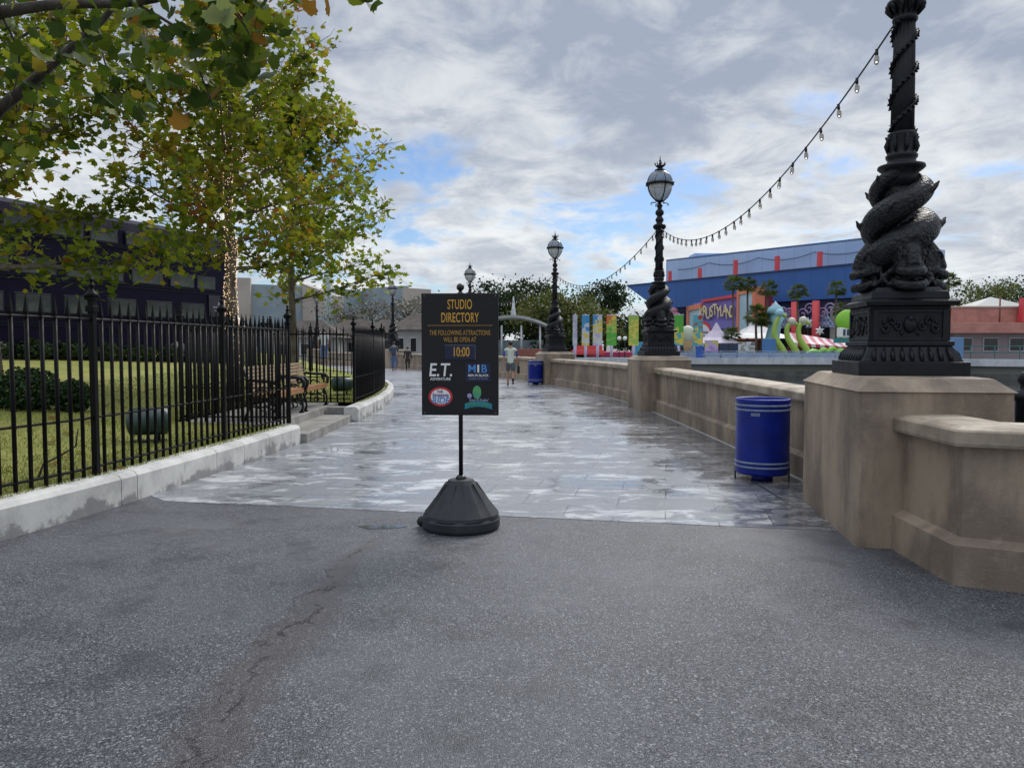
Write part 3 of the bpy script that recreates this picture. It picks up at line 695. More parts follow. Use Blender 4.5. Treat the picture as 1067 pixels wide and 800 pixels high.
# ================================================================== BENCHES
def make_bench():
    r = empty('park_bench')   # faces +X, long axis Y, length 1.6
    def end(y):
        m_ = MB()
        m_.tube([(.0, y, .02), (.03, y, .10), (.02, y, .22), (-.03, y, .34), (.0, y, .43)], [.028, .022, .020, .022, .028], 8)           # front leg
        m_.tube([(-.50, y, .02), (-.46, y, .12), (-.40, y, .26), (-.38, y, .40), (-.42, y, .60), (-.50, y, .84)], [.03, .022, .02, .024, .022, .02], 8)
        m_.tube([(.04, y, .40), (-.10, y, .375), (-.26, y, .37), (-.40, y, .40)], .022, 8)
        m_.tube([(-.02, y, .18), (-.14, y, .24), (-.28, y, .22), (-.40, y, .26)], .016, 8)
        for cx_, cz_, r_ in ((-.11, .30, .055), (-.27, .295, .05), (-.19, .13, .05)):
            m_.tube([(cx_+r_*math.cos(q*PI/5), y, cz_+r_*math.sin(q*PI/5)) for q in range(11)], .012, 6)
        m_.tube([(.0, y, .42), (.045, y, .50), (.055, y, .58), (.0, y, .645), (-.07, y, .62), (-.055, y, .56), (-.01, y, .57)], [.03, .032, .034, .036, .032, .026, .02], 8)
        m_.tube([(.02, y, .64), (-.10, y, .655), (-.25, y, .66), (-.42, y, .68)], [.034, .026, .026, .026], 8)
        m_.tube([(-.08, y, .44), (-.16, y, .52), (-.26, y, .53), (-.33, y, .46)], .014, 6)
        m_.tube([(-.03, y-.03, .012), (.03, y+.03, .012)], .022, 6); m_.ell((.015, y, .022), (.05, .03, .022), 8); m_.ell((-.50, y, .022), (.05, .03, .022), 8)
        return m_
    for y in (-.8, .8): end(y).build('end_frame', iron, r)
    s_ = MB()
    for i, (x, z) in enumerate(((.035, .408), (.02, .455), (-.045, .462), (-.115, .45), (-.185, .437), (-.255, .43), (-.325, .428))):
        s_.box((x, 0, z), (.058 if i else .028, 1.62, .028 if i else .06), bev=.006)
    s_.build('seat', wood, r)
    b_ = MB()
    for i in range(7):
        M = Matrix.Translation((-.405-.017*i, 0, .50+.062*i)) @ Matrix.Rotation(-.24, 4, 'Y'); b_.box((0, 0, 0), (.022, 1.62, .050), M=M, bev=.005)
    b_.build('backrest', pale_wood, r)
    return r
b0 = make_bench(); bs_ = [b0, copy_tree(b0)]
for o, y, l in zip(bs_, (13.45, 15.3), ('wood and black iron bench on the landing, partly behind the near fence', 'wood and black iron bench farther along the landing, beside the far railing')):
    o.location = (-3.92, y, .30); tag(o, l, 'bench', 'benches on the landing'); o.rotation_euler.z = 0

# ================================================================== BINS
def make_bin():
    r = empty('litter_bin')
    mb = MB(); mb.lathe([(.0, .075), (.285, .075), (.298, .09), (.300, .11), (.300, .90), (.308, .915), (.308, .935), (.295, .94), (.285, .925), (.283, .80), (.27, .40), (.0, .40)], n=48)
    mb.build('drum', blue_paint, r)
    for z in (.868, .815, .215, .165): MB().lathe([(.3005, z-.012), (.3085, z-.009), (.3085, z+.009), (.3005, z+.012)], n=48).build('band', silver, r)
    lg = MB().box((0, 0, .075), (.018, .035, .15), bev=.003).mesh('leg', iron)
    for q in range(3):
        a = (q*PI/2)-R(18); link('leg', lg, r, (.296*math.cos(a), .296*math.sin(a), 0), a)
    MB().lathe([(.0, .004), (.12, .004), (.125, .012), (.11, .078), (.0, .08)], n=24).build('foot', blue_paint, r)
    MB().box((-.165, -.256, .77), (.10, .004, .035), rz=-R(33)).build('nameplate', silver, r)
    return r
bn = make_bin(); bn.location = (2.90, 8.85, .004); bn2 = copy_tree(bn); bn2.location = (.93, 30.4, .004); bn2.rotation_euler.z = .5
tag(bn, 'royal blue drum litter bin against the wall, close on the right', 'litter bin', 'blue drum bins')
tag(bn2, 'small distant blue litter bin by the third pillar', 'litter bin', 'blue drum bins')

# ================================================================== DIRECTORY SIGN
sg = empty('directory_sign', (-.435, 6.5, 0)); sg.rotation_euler.z = R(-3)
mb = MB()
def flute(i, k): return (1.0 if k < 5 or k > 8 else (.965 if i % 6 in (0, 1) else 1.0))
mb.lathe([(.30, .004), (.325, .01), (.332, .03), (.332, .085), (.322, .098), (.328, .104), (.322, .13), (.270, .195), (.145, .36), (.112, .402), (.105, .412), (.055, .418)], n=48, mod=flute, smooth=False)
for q in range(8):
    a = q*PI/4 + R(22.5) - R(90); ca, sa = math.cos(a), math.sin(a); M = Matrix.Rotation(a+PI/2, 4, 'Z')
    mb.add([(-.035, -.318, .118), (.035, -.318, .118), (.028, -.135, .385), (-.028, -.135, .385), (-.030, -.262, .145), (.030, -.262, .145), (.02, -.10, .385), (-.02, -.10, .385)],
           [(0, 1, 2, 3), (0, 4, 5, 1), (1, 5, 6, 2), (2, 6, 7, 3), (3, 7, 4, 0)], 0, False, M)
mb.build('base', black_plastic, sg)
wh = MB(); wh.tube([(-.335, -.03, .05), (-.335, .03, .05)], .042, 16); wh.tube([(-.335, -.034, .05), (-.335, .034, .05)], .012, 10)
wh.build('wheel', black_plastic, sg)
mb = MB(); mb.tube([(0, 0, .40), (0, 0, 1.98)], .019, 14); mb.lathe([(.045, .41), (.045, .43), (.026, .45)], n=20); mb.build('pole', pole_black, sg)
mb = MB(); mb.lathe([(.02, 1.96), (.034, 1.97), (.034, 1.985), (.016, 2.0), (.014, 2.012)], n=20); mb.ell((0, 0, 2.04), (.033, .033, .033), 16); mb.build('finial', pole_black, sg)
ZC = 1.475; HW, HH = .325, .512
pn = MB().box((0, -.035, ZC), (2*HW, .026, 2*HH), bev=.004).build('panel', sign_black, sg)
yf = -.0495
def put(me, x, z, name, parent=pn, y=yf):
    return link(name, me, parent, (x, y, z))
TXT = [('STUDIO', .112, gold, .50, .435, .0018), ('DIRECTORY', .112, gold, .50, .325, .0018), ('THE FOLLOWING ATTRACTIONS', .058, gold_dim, .56, .200, .0008), ('WILL BE OPEN AT', .058, gold_dim, .56, .143, .0008)]
for s_, sz, m_, sx_, dz, bo in TXT: put(text_mesh(s_, sz, m_, sx_, .001, bo, spacing=1.06), 0, ZC+dz-.02, 'lettering')
put(MB().box((0, 0, 0), (.55, .003, .004)).mesh('divider', gold_dim), 0, ZC+.243, 'divider_line')
tp = put(MB().box((0, 0, 0), (.255, .006, .118), bev=.001).mesh('time_plate', navy_p), 0, ZC+.018, 'time_plate')
put(MB().box((0, 0, .0595), (.26, .008, .003)).box((.1295, 0, 0), (.003, .008, .12)).mesh('holder', silver), 0, ZC+.018, 'holder_edge')
link('lettering', text_mesh('10:00', .110, gold, .60, .001, .002), tp, (.01, -.0045, 0))
# logos
lg = put(text_mesh('E.T.', .155, white_p, .86, .001, .004, .12), -.165, ZC-.135, 'logo')
link('lettering', text_mesh('ADVENTURE', .032, white_p, .95, .001, .0006), lg, (.0, 0, -.072))
lg = put(MB().box((0, 0, 0), (.215, .004, .155)).mesh('logo_plate', navy_p), .155, ZC-.150, 'logo_plate')
for ch, x, m_ in (('M', -.052, blue_p), ('I', .0, white_p), ('B', .048, blue_p)):
    link('lettering', text_mesh(ch, .092, m_, 1.0 if ch != 'I' else 1.3, .001, .004), lg, (x, -.004, .028))
link('lettering', text_mesh('MEN IN BLACK', .028, white_p, .92, .001, .0006), lg, (0, -.004, -.026))
link('lettering', text_mesh('ALIEN ATTACK', .024, silver, .98, .001, .0004), lg, (0, -.004, -.054))
def disc(rx, rz_, m_, n=40): return MB().add([(0, 0, 0)]+[(rx*math.cos(2*PI*i/n), 0, rz_*math.sin(2*PI*i/n)) for i in range(n)] + [(0, .003, 0)]+[(rx*math.cos(2*PI*i/n), .003, rz_*math.sin(2*PI*i/n)) for i in range(n)],
    [(0, 1+i, 1+(i+1) % n) for i in range(n)] + [(1+i, 1+(i+1) % n, n+2+(i+1) % n, n+2+i) for i in range(n)]).mesh('disc', m_)
lg = put(disc(.102, .082, red_p), -.165, ZC-.355, 'logo')
link('inner_disc', disc(.083, .064, white_p), lg, (0, -.002, 0))
link('lettering', text_mesh('THE', .030, purple_p, .9, .001, .001), lg, (-.005, -.005, .042))
link('lettering', text_mesh('Simpsons', .042, purple_p, .88, .001, .0015, .1), lg, (0, -.005, .014))
link('lettering', text_mesh('RIDE', .072, blue_p, .98, .001, .003, .15), lg, (0, -.005, -.032))
arc = MB(); n = 16; vs = []; fs = []
for i in range(n+1):
    x = -.115+.23*i/n; z = .022*(1-((i/n)*2-1)**2); vs += [(x, 0, z-.026), (x, 0, z+.022)]
for i in range(n): fs.append((2*i, 2*i+2, 2*i+3, 2*i+1))
arc.add(vs, fs)
lg = put(arc.mesh('ribbon', teal_p), .155, ZC-.435, 'logo_ribbon', y=yf-.001)
link('lettering', text_mesh("TWIRL 'N' HURL", .030, green_p, .85, .001, .001), lg, (0, -.003, .015))
link('lettering', text_mesh("Kang & Kodos'", .034, lilac_p, .8, .001, .0005, .15), lg, (.005, -.003, .052))
link('planet', disc(.036, .056, green_p), lg, (-.012, -.001, .118)); link('planet', disc(.019, .020, lilac_p), lg, (-.075, -.001, .088))
for s_ in (-1, 1):
    for z in (ZC+.49, ZC-.49): link('screw', MB().ell((0, 0, 0), (.005, .003, .005), 6).mesh('screw', silver), pn, (s_*.30, yf, z))
tag(sg, 'black directory sign with gold lettering on a pole and fluted black base', 'sign')

# ================================================================== TREES
def leaf_outline(sz, near=False):
    if near:
        pr = [(0, -.40), (.22, -.42), (.40, -.30), (.42, -.16), (.62, -.04), (.50, .08), (.52, .26), (.30, .24), (.20, .34), (.12, .48), (0, .62), (-.13, .46), (-.22, .32), (-.32, .25), (-.50, .24), (-.49, .08), (-.60, -.02), (-.42, -.15), (-.42, -.32), (-.20, -.41)]
    else: pr = [(0, -.5), (.40, -.32), (.32, -.05), (.58, .12), (.22, .2), (0, .6), (-.22, .2), (-.58, .12), (-.32, -.05), (-.40, -.32)]
    return [Vector((x*sz, y*sz, 0)) for x, y in pr]
def leaves_obj(name, pts, mat_, parent, size, rnd, near=False, flat=.6, tintf=None, offset=(0, 0, 0)):
    vs = []; fs = []; tint = []
    base = leaf_outline(1.0, near); nb = len(base); off = Vector(offset)
    for p in pts:
        s_ = size*rnd.uniform(.65, 1.25)
        q = Euler((rnd.gauss(0, flat), rnd.gauss(0, flat), rnd.uniform(0, 2*PI))).to_matrix()
        if near: q = Euler((R(55)+rnd.gauss(0, .5), rnd.gauss(0, .5), rnd.uniform(0, 2*PI))).to_matrix()
        o = len(vs); cup = rnd.uniform(-.5, .35) if near else rnd.uniform(-.25, .25)
        cen = Vector(p)-off
        if near:
            vs.append(cen)
            for b in base: vs.append(q @ Vector((b.x*s_, b.y*s_, cup*b.length_squared*s_)) + cen)
            tv = tintf(p, rnd)
            for i in range(nb): fs.append((o, o+1+i, o+1+(i+1) % nb)); tint.append(tv)
        else:
            for b in base: vs.append(q @ Vector((b.x*s_, b.y*s_, cup*abs(b.x)*s_)) + cen)
            fs.append(tuple(range(o, o+nb))); tint.append(tintf(p, rnd))
    me = bpy.data.meshes.new(name); me.from_pydata([tuple(v) for v in vs], [], fs); me.materials.append(mat_)
    at = me.attributes.new('tint', 'FLOAT', 'FACE'); at.data.foreach_set('value', tint)
    return link(name, me, parent)
def plane_tree(loc, H, z0, rad, label, seed, nleaf, lsize=.15, lean=(0, 0), group='autumn plane trees on the lawn', tr=.13, skew=(0, 0), rust=.0, lights=False):
    rnd = random.Random(seed); root = empty('plane_tree', loc); tb = MB(); lp = []; lightpts = []
    trunk = [Vector((lean[0]*h + .05*rnd.uniform(-1, 1), lean[1]*h+.05*rnd.uniform(-1, 1), h*H)) for h in [i/10 for i in range(11)]]
    trunk[0] = Vector((0, 0, -.1)); rads = [tr*(1-.86*(i/10)**.9) for i in range(11)]; rads[0] = tr*1.3
    tb.tube(trunk, rads, 10)
    def tp(z):
        f = max(0, min(.999, z/H))*10; i = int(f); return trunk[i].lerp(trunk[i+1], f-i), rads[i]
    nl = int(15+H*1.6)
    for k in range(nl):
        f = (k+.5)/nl; z = z0 + (H-z0)*.96*f; p, r0 = tp(z); az = k*2.399+rnd.uniform(-.3, .3)
        Ln = rad*(1.05*math.sin(PI*min(1, .30+.66*f))**.8)*rnd.uniform(.8, 1.12)+.25
        el = R(8+48*f)+rnd.uniform(-.1, .18)
        dv = Vector((math.cos(az)*math.cos(el)+skew[0], math.sin(az)*math.cos(el)+skew[1], math.sin(el)))
        pts = [p]; n = 9
        for i in range(n):
            dv = (dv + Vector((rnd.gauss(0, .10), rnd.gauss(0, .10), .035+rnd.gauss(0, .06)))).normalized(); pts.append(pts[-1]+dv*Ln/n)
        rr = [max(.007, r0*.42*(1-.88*i/n)) for i in range(n+1)]
        tb.tube(pts, rr, 6)
        if lights: lightpts += [(pts[i].lerp(pts[i+1], q_/4), rr[i]) for i in range(0, 6) for q_ in range(9)]
        for i in range(2, n+1):
            for s_ in range(3):
                q0 = pts[i].lerp(pts[i-1], rnd.random()); l2 = Ln*rnd.uniform(.14, .36)*(1.15-.5*i/n)
                d2 = (dv*.55 + Vector((rnd.gauss(0, .7), rnd.gauss(0, .7), rnd.gauss(.12, .5)))).normalized(); sub = [q0]
                for j in range(4):
                    d2 = (d2 + Vector((rnd.gauss(0, .18), rnd.gauss(0, .18), rnd.gauss(0, .15)))).normalized(); sub.append(sub[-1]+d2*l2/4)
                tb.tube(sub, [.009, .007, .006, .005, .003], 4)
                for j in range(1, 5): lp.append((sub[j], .13 if j < 4 else .16))
    tb.build('trunk', bark, root)
    pts = []
    for k in range(nleaf):
        p, s_ = lp[rnd.randrange(len(lp))]
        pts.append(p + Vector((rnd.gauss(0, s_), rnd.gauss(0, s_), rnd.gauss(-.03, s_*.8))))
    def tf(p, r_):
        n_ = noise.noise(Vector(p)*.9 + Vector((seed, 0, 0)))
        return max(0, min(1, .40 + n_*.5 + r_.gauss(0, .19) + rust*(Vector(p).z/H-.35)))
    leaves_obj('crown', pts, autumn, root, lsize, rnd, tintf=tf)
    tag(root, label, 'tree', group)
    if lights:
        fl = MB(); rn = random.Random(5)
        for i in range(1100):
            z = rn.uniform(.6, H*.80)*rn.uniform(.6, 1); p, r0 = tp(z); a = rn.random()*2*PI
            rr_ = r0*1.05+.012; c_ = p+Vector((rr_*math.cos(a), rr_*math.sin(a), 0))
            fl.add([c_+Vector(q)*.0085 for q in ((1, 0, 0), (0, 1, 0), (-1, 0, 0), (0, -1, 0), (0, 0, 1), (0, 0, -1))], [(0, 1, 4), (1, 2, 4), (2, 3, 4), (3, 0, 4), (1, 0, 5), (2, 1, 5), (3, 2, 5), (0, 3, 5)])
        for (p, r0) in lightpts:
            a = rn.random()*2*PI; c_ = p+Vector((math.cos(a), math.sin(a), rn.uniform(-.6, .8)))*(r0+.012)
            fl.add([c_+Vector(q)*.008 for q in ((1, 0, 0), (0, 1, 0), (-1, 0, 0), (0, -1, 0), (0, 0, 1), (0, 0, -1))], [(0, 1, 4), (1, 2, 4), (2, 3, 4), (3, 0, 4), (1, 0, 5), (2, 1, 5), (3, 2, 5), (0, 3, 5)])
        o = fl.build('fairy_lights', glowm, None, loc)
        tag(o, 'warm fairy lights wound round the trunk and limbs of the middle tree', 'fairy lights')
    return root
plane_tree((-5.85, 16.1, .40), 7.9, 2.65, 2.8, 'tall yellowing plane tree whose trunk is wrapped in fairy lights', 11, 9000, .15, tr=.15, rust=.28, lights=True)
plane_tree((-5.75, 20.2, .42), 7.0, 2.2, 2.9, 'plane tree with a bare slim trunk behind the benches, right of the lit tree', 23, 6200, .155, tr=.12, skew=(.18, 0), rust=.1)
plane_tree((-9.1, 13.4, .70), 8.9, 2.1, 3.05, 'dense plane tree at the left edge, its low leaves over the purple bus', 31, 14500, .145, tr=.17, rust=.0)
# ---- overhanging near tree
nr = empty('plane_tree', (-6.2, 3.2, .3)); off = Vector((-6.2, 3.2, .3)); rnd = random.Random(12)
tb = MB(); lp = []
def W(px, py, d_):    # a point of the place given by direction and distance
    u = (px-533.5)/800; v = (py-400)/800; s_, c_ = math.sin(PITCH), math.cos(PITCH)
    return Vector((u*d_, (c_-v*s_)*d_, 1.55+(-s_-v*c_)*d_))
brs = [([Vector((-6.2, 3.2, .2)), Vector((-6.15, 3.3, 2.0)), Vector((-6.0, 3.5, 4.0)), Vector((-5.8, 3.7, 6.5))], [.19, .15, .12, .07]),
       ([Vector((-6.1, 3.35, 2.6)), W(-120, 200, 5.2), W(0, 113, 5.1), W(60, 62, 5.0), W(108, 20, 4.9), W(140, -25, 4.8)], [.06, .026, .021, .018, .014, .010]),
       ([Vector((-6.05, 3.45, 3.2)), W(-100, 30, 4.6), W(0, 13, 4.5), W(60, 5, 4.4), W(140, 3, 4.2), W(215, -12, 4.0), W(300, -20, 3.8)], [.05, .021, .015, .013, .011, .009, .006]),
       ([W(100, 22, 4.9), W(112, 75, 4.8), W(130, 112, 4.9)], [.008, .006, .003]),
       ([W(140, 3, 4.2), W(190, 35, 4.2), W(210, 80, 4.1), W(222, 110, 4.1)], [.010, .008, .006, .003]),
       ([W(215, -12, 4.0), W(250, 20, 4.0), W(268, 52, 4.0)], [.008, .006, .003]),
       ([W(60, 62, 5.0), W(40, 90, 5.1), W(30, 140, 5.2)], [.008, .006, .003]),
       ([W(0, 13, 4.5), W(20, 60, 4.6), W(10, 110, 4.7)], [.008, .006, .003]),
       ([W(300, -20, 3.8), W(350, -14, 3.7), W(385, -4, 3.6)], [.007, .005, .003])]
for pts, rr in brs: tb.tube([p-off for p in crom(pts, 4)], [rr[0]+(rr[-1]-rr[0])*i/(4*(len(rr)-1)) for i in range(4*(len(rr)-1)+1)], 7)
tb.build('trunk', bark_dark, nr)
pts = []; pale = []
def clump(px, py, d_, n, sp_, lst=pts):
    c0 = W(px, py, d_)
    for i in range(int(n*2.1) if lst is pts else n): lst.append(c0+Vector((rnd.gauss(0, sp_), rnd.gauss(0, sp_), rnd.gauss(0, sp_))))
for a in [(10, 45, 4.6, 9, .12), (40, 35, 4.5, 6, .12), (85, 6, 4.3, 8, .12), (5, 20, 4.5, 9, .12), (120, 20, 4.3, 9, .13), (185, 60, 4.1, 8, .09), (140, 75, 4.6, 8, .12), (170, 12, 4.1, 14, .14), (200, 25, 4.0, 13, .13), (230, 8, 3.9, 14, .12), (250, 30, 4.0, 10, .11), (262, 55, 4.0, 7, .07),
          (225, 75, 4.1, 6, .06), (210, 100, 4.1, 5, .06), (280, 0, 3.8, 7, .09), (255, 70, 4.0, 5, .07), (150, 55, 4.6, 6, .14), (130, 100, 4.8, 5, .1), (70, 90, 5.0, 6, .14), (25, 125, 5.1, 5, .14), (20, 75, 5.1, 6, .14),
          (372, -2, 3.6, 3, .04), (310, -14, 3.7, 5, .06), (100, 60, 5.0, 7, .16), (55, 130, 5.3, 7, .2), (110, 120, 5.2, 6, .15), (0, 160, 5.3, 8, .2)]: clump(*a)
clump(228, 12, 3.6, 4, .035, pale)
for k in range(160): pts.append(off+Vector((rnd.gauss(0, 1.2)-.2, rnd.gauss(0, 1.2)-.2, 5.6+rnd.gauss(0, .6))))
leaves_obj('crown', pts, nearleaf, nr, .088, rnd, near=True, tintf=lambda p, r_: max(0, min(1, r_.gauss(.42, .3))), offset=off)
leaves_obj('pale_leaves', pale, paleleaf, nr, .12, rnd, near=True, tintf=lambda p, r_: r_.random(), offset=off)
tag(nr, 'near plane tree whose branches and large leaves hang into the top left corner', 'tree')

# ---- background trees
def bgtree(loc, H, rad, mat_, label, seed, n=1500, ls=.5, group='trees beyond the lagoon', z0=.25, name='broadleaf_tree'):
    rnd = random.Random(seed); root = empty(name, loc); tb = MB(); pts = []
    tb.tube([(0, 0, 0), (rnd.uniform(-.3, .3), 0, H*.5), (rnd.uniform(-.5, .5), 0, H*.92)], [H*.022, H*.014, H*.004], 7)
    cl = []
    for k in range(int(22+rad*3)):
        a = rnd.random()*2*PI; zf_ = rnd.uniform(z0, .96); r_ = rad*math.sqrt(max(.05, 1-((zf_-.55)/.55)**2))*rnd.uniform(.35, .95)
        c_ = Vector((r_*math.cos(a), r_*math.sin(a), H*zf_)); cl.append((c_, rad*rnd.uniform(.12, .26)))
        tb.tube([(0, 0, H*max(.15, zf_-.2)), (c_.x*.5, c_.y*.5, c_.z-.08*H), tuple(c_)], [H*.008, H*.006, H*.002], 5)
    tb.build('trunk', bark_dark, root)
    for k in range(n):
        c_, s_ = cl[rnd.randrange(len(cl))]; pts.append(c_+Vector((rnd.gauss(0, s_), rnd.gauss(0, s_), rnd.gauss(0, s_*.62))))
    leaves_obj('crown', pts, mat_, root, ls, rnd, flat=.9, tintf=lambda p, r: max(0, min(1, .5+noise.noise(Vector(p)*.5)*.7+r.gauss(0, .15))))
    return tag(root, label, 'tree', group)
BT = [(522, 96, 9.0, 4.2, darkgreen, 'dark evergreen just right of the directory sign'), (548, 98, 9.6, 4.5, darkgreen, 'dark evergreen behind the white canopy'), (566, 92, 7.4, 4.0, olive, 'olive tree left of the third lamp post'),
      (592, 93, 7.4, 4.0, olive, 'olive tree right of the third lamp post'), (612, 112, 9.6, 5, greyleaf, 'thin grey tree rising behind the banners'), (630, 104, 9.6, 3.8, darkgreen, 'dark tree behind the green banner'),
      (657, 98, 5.0, 3.4, darkgreen, 'dark tree at the foot of the pointed navy prow'), (674, 112, 4.4, 3.4, darkgreen, 'dark tree just left of the second lamp post'), (615, 90, 5.6, 3.6, olive, 'low olive tree behind the white and blue banners'),
      (990, 100, 6.6, 5, olive, 'olive tree right of the nearest lamp base'), (1012, 108, 9.5, 6, olive, 'olive tree left of the pink building'), (1036, 120, 10.5, 6, darkgreen, 'dark tree behind the pink building'), (1062, 120, 10.8, 6, darkgreen, 'dark tree at the far right edge'),
      (1000, 90, 5.2, 4, olive, 'low olive tree beside the pale blue panel'), (1085, 110, 10, 6, darkgreen, 'dark tree cut by the right edge of the view')]
for i, (px, Y_, H_, r_, m_, l_) in enumerate(BT):
    bgtree(((px-533.5)/800*Y_, Y_, .3), H_, r_, m_, l_, 100+i, 3800, .30 if m_ is not greyleaf else .2)
for i, (px, Y_, H_, r_, l_) in enumerate([(362, 76, 5.5, 2.6, 'pale bare tree beside the farthest lamp'), (388, 74, 5.4, 2.5, 'pale bare tree left of the fence-end lamp'), (425, 78, 5.8, 2.8, 'pale bare tree right of the fence-end lamp'), (440, 82, 6.2, 2.6, 'pale bare tree beside the sign edge')]):
    bgtree(((px-533.5)/800*Y_, Y_, .3), H_, r_, greyleaf, l_, 200+i, 1500, .22, 'bare trees by the stucco huts')
# ---- palms
def palm_mesh(seed, nf=58, fl=1.5):
    rnd = random.Random(seed); vs = []; fs = []; tint = []
    for k in range(nf):
        az = k*2.399; el = R(rnd.uniform(-35, 70)); L_ = fl*rnd.uniform(.8, 1.1); p = Vector((0, 0, 0)); d_ = Vector((math.cos(az)*math.cos(el), math.sin(az)*math.cos(el), math.sin(el)))
        side = Vector((-math.sin(az), math.cos(az), 0)); tv = rnd.random()
        stalk = L_*.5
        q = p+d_*stalk
        for j in range(17):     # fan of leaflets
            an = (j-8)/8*1.25; dd = (d_*math.cos(an)+side*math.sin(an)).normalized(); e_ = q+dd*L_*.5+Vector((0, 0, -.18*L_*abs(math.sin(an))-.12*L_*rnd.random())); wv = side.cross(dd)*.02+side*.045
            o = len(vs); vs += [tuple(q), tuple(q.lerp(e_, .5)+wv), tuple(e_), tuple(q.lerp(e_, .5)-wv)]; fs.append((o, o+1, o+2, o+3)); tint.append(tv)
        o = len(vs); vs += [tuple(p-side*.02), tuple(p+side*.02), tuple(q+side*.015), tuple(q-side*.015)]; fs.append((o, o+1, o+2, o+3)); tint.append(tv)
    me = bpy.data.meshes.new('fronds'); me.from_pydata(vs, [], fs); me.materials.append(palmleaf)
    at = me.attributes.new('tint', 'FLOAT', 'FACE'); at.data.foreach_set('value', tint); return me
PT = [(763, 296, 82, 1.35, 'tall palm left of the lettered arch end, leftmost of the tall pair'), (778, 297, 83, 1.35, 'tall palm in front of the tall striped arch panel'), (799, 301, 82, 1.35, 'tall palm left of the red columns'), (830, 305, 80, 1.3, 'tall palm between the red columns'),
      (870, 301, 78, 1.25, 'tall palm in front of the pale concrete pier'), (787, 328, 76, 1.5, 'short bushy palm beside the white tent'), (793, 333, 77, 1.2, 'shorter palm tucked behind the bushy palm'), (875, 322, 80, 1.15, 'shorter palm below the tall one by the pale pier'), (762, 348, 75, 1.1, 'smallest palm right of the pointed lilac tent'), (986, 293, 74, 1.3, 'lone palm just right of the nearest lamp post')]
for i, (px, py, Y_, s_, l_) in enumerate(PT):
    zt = W(px, py, Y_).z; o = empty('palm_tree', ((px-533.5)/800*Y_, Y_, .3)); h = zt-.3
    MB().tube([(0, 0, 0), (.06, 0, h*.4), (0, .05, h*.8), (0, 0, h)], [.13*s_, .09*s_, .075*s_, .09*s_], 8).build('trunk', palm_bark, o)
    f_ = link('fronds', palm_mesh(i+50), o, (0, 0, h-.05)); f_.scale = (s_*.62,)*3
    tag(o, l_, 'palm tree', 'palms across the lagoon')

# ---- shrubs
def shrub(loc, r, label, seed, n=1500, mat_=shrubleaf, name='shrub', group=None, ls=.06):
    rnd = random.Random(seed); pts = []
    root = empty(name, loc); MB().tube([(0, 0, -.05), (.05, 0, r[2]*.6), (0, .03, r[2]*1.3)], [.03, .025, .008], 6).build('stem', bark_dark, root)
    for k in range(n):
        v = Vector((rnd.gauss(0, 1), rnd.gauss(0, 1), rnd.gauss(0, 1))).normalized()*rnd.uniform(.6, 1.03)*(1+.15*noise.noise(Vector((k % 40, seed, 0))))
        v = Vector((v.x*r[0], v.y*r[1], v.z*r[2]+r[2]*.85));
        if v.z > 0: pts.append(v)
    leaves_obj('foliage', pts, mat_, root, ls, rnd, flat=.9, tintf=lambda p, q: q.random()); return tag(root, label, 'shrub', group)
for i, (x, y, r, l) in enumerate([(-7.75, 12.2, (.52, .52, .36), 'round clipped shrub on the lawn, farthest left'), (-7.1, 12.4, (.26, .28, .28), 'dark bushy shrub on the lawn behind the near railing')]):
    shrub((x, y, lawn_z(x, y)), r, l, i, 3800, ls=.055)
axis0 = Vector((-16.9, 21.2)); axis1 = Vector((-12.5, 32.0)); ad = (axis1-axis0).normalized(); nrm = Vector((ad.y, -ad.x))
for k in range(9):
    p = axis0 + ad*(1.3*k+.2) + nrm*1.0
    shrub((p.x, p.y, lawn_z(p.x, p.y)-.05), (.85, .75, .36), 'dark low hedge bush along the foot of the black bus', 40+k, 1300, darkgreen, 'hedge_bush', 'hedge bushes along the bus', .10)
# ---- garden floodlights
def flood(loc, rz, label):
    r = empty('garden_floodlight', loc, rz); m_ = pm('dark_green_enamel', (.018, .045, .042), (.03, .06, .055), 6, .35, bump=.1)
    b = MB(); b.tube([(-.26, 0, .28), (-.22, 0, .28), (.22, 0, .28), (.26, 0, .28)], [.10, .18, .18, .12], 18); b.build('housing', m_, r)
    MB().tube([(-.12, 0, 0), (-.12, 0, .16)], .02, 8).tube([(.12, 0, 0), (.12, 0, .16)], .02, 8).box((0, 0, .015), (.4, .2, .03)).build('bracket', iron, r)
    return tag(r, label, 'floodlight', 'green floodlights on the lawn')
flood((-4.75, 10.0, lawn_z(-4.75, 10)), .3, 'dark green drum floodlight on the grass behind the near railing')
flood((-4.35, 19.6, lawn_z(-4.35, 19.6)), .4, 'dark green drum floodlight on the grass behind the bench landing')
for i, (x, y) in enumerate(((-4.1, 7.5), (-3.98, 7.75), (-5.6, 9.3), (-6.2, 11.2), (-4.9, 8.4), (-7.1, 13.0), (-5.2, 7.4), (-5.9, 10.1), (-4.6, 10.9)) + tuple((-4.6-4.2*((k*37) % 23)/23, 6.6+8*((k*53) % 29)/29) for k in range(34))):
    lf = leaves_obj('fallen_leaf', [Vector((0, 0, 0))], nearleaf, None, .11, random.Random(i), tintf=lambda p, r: .98, flat=.25)
    lf.location = (x, y, (.315 if i < 2 else lawn_z(x, y)+.03)); tag(lf, 'fallen brown leaf lying on the lawn behind the near railing', 'leaf', 'fallen leaves on the lawn')
fb = MB()
for (a, b_, c_) in (((-4.25, 7.2, .30), (-4.45, 7.6, .52), (-4.12, 7.35, .72)), ((-5.0, 9.6, .45), (-4.8, 9.7, .72), (-4.4, 9.8, .84))): pass
